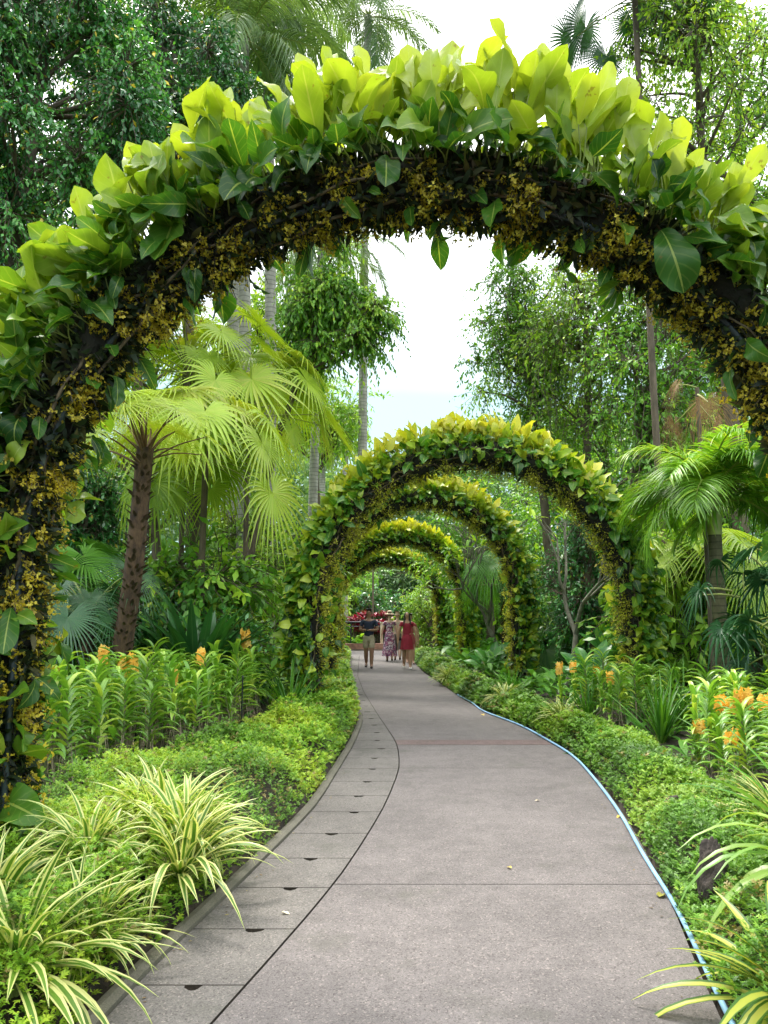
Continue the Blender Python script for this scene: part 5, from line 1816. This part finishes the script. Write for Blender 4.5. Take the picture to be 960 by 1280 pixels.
# ------------------------------------------------------------------ camera, light
cam = bpy.data.cameras.new('camera')
cam.sensor_fit = 'VERTICAL'
cam.sensor_height = 36
cam.lens = F / 1280 * 36
cam.clip_end = 2000
co = bpy.data.objects.new('camera', cam)
COL.objects.link(co)
co.location = (0, 0, CAMZ)
co.rotation_euler = (math.pi / 2 + PITCH, 0, 0)
scene.camera = co

SE, SR = rad(62), rad(-25)   # sun high, ahead and slightly left
sd = bpy.data.lights.new('sun', 'SUN')
sd.energy = 1.5
sd.angle = rad(16)
sd.color = (1, 0.96, 0.88)
so = bpy.data.objects.new('sun', sd)
COL.objects.link(so)
dirv = Vector((math.sin(SR) * math.cos(SE), math.cos(SR) * math.cos(SE), math.sin(SE)))
so.rotation_euler = dirv.to_track_quat('Z', 'Y').to_euler()
so.location = (0, 0, 30)

w = bpy.data.worlds.new('World')
scene.world = w
w.use_nodes = True
nt = w.node_tree
nt.nodes.clear()
out = nt.nodes.new('ShaderNodeOutputWorld')
bg = N(nt, 'Background', Strength=0.15)
sky = nt.nodes.new('ShaderNodeTexSky')
sky.sky_type = 'NISHITA'
sky.sun_disc = False
sky.sun_elevation = SE
sky.sun_rotation = SR
sky.air_density = 1.0
sky.dust_density = 4.0
sky.ozone_density = 1.0
# bright overcast veil: cloud brings the sky colour towards white
tc = N(nt, 'TexCoord')
nz = N(nt, 'TexNoise', Scale=1.6, Detail=5.0, Roughness=0.55)
nt.links.new(tc.outputs['Generated'], nz.inputs['Vector'])
cl = ramp(nt, [(0.3, (0.66, 0.66, 0.66)), (0.6, (0.95, 0.95, 0.95))], nz.outputs['Fac'])
col = mixc(nt, cl.outputs[0], sky.outputs[0], (7.2, 7.3, 7.3))
sx = N(nt, 'SeparateXYZ')
nt.links.new(tc.outputs['Generated'], sx.inputs[0])
lowf = ramp(nt, [(0.33, (1, 1, 1)), (0.58, (0, 0, 0))], mth(nt, 'ADD', sx.outputs[2], mth(nt, 'MULTIPLY', nz.outputs['Fac'], 0.08)))
col = mixc(nt, mth(nt, 'MULTIPLY', lowf.outputs[0], 0.93), col, (1.35, 2.15, 2.35))
nt.links.new(col, bg.inputs['Color'])
nt.links.new(bg.outputs[0], out.inputs['Surface'])

scene.view_settings.view_transform = 'Standard'
scene.view_settings.look = 'None'
scene.view_settings.exposure = 1.78
scene.view_settings.gamma = 1
scene.view_settings.use_curve_mapping = False
scene.render.engine = 'CYCLES'
cy = scene.cycles
cy.max_bounces = 6
cy.diffuse_bounces = 4
cy.glossy_bounces = 2
cy.transmission_bounces = 4
cy.transparent_max_bounces = 4
cy.use_denoising = True
cy.denoiser = 'OPENIMAGEDENOISE'
cy.use_adaptive_sampling = True
cy.adaptive_threshold = 0.02
cy.caustics_reflective = False
cy.caustics_refractive = False
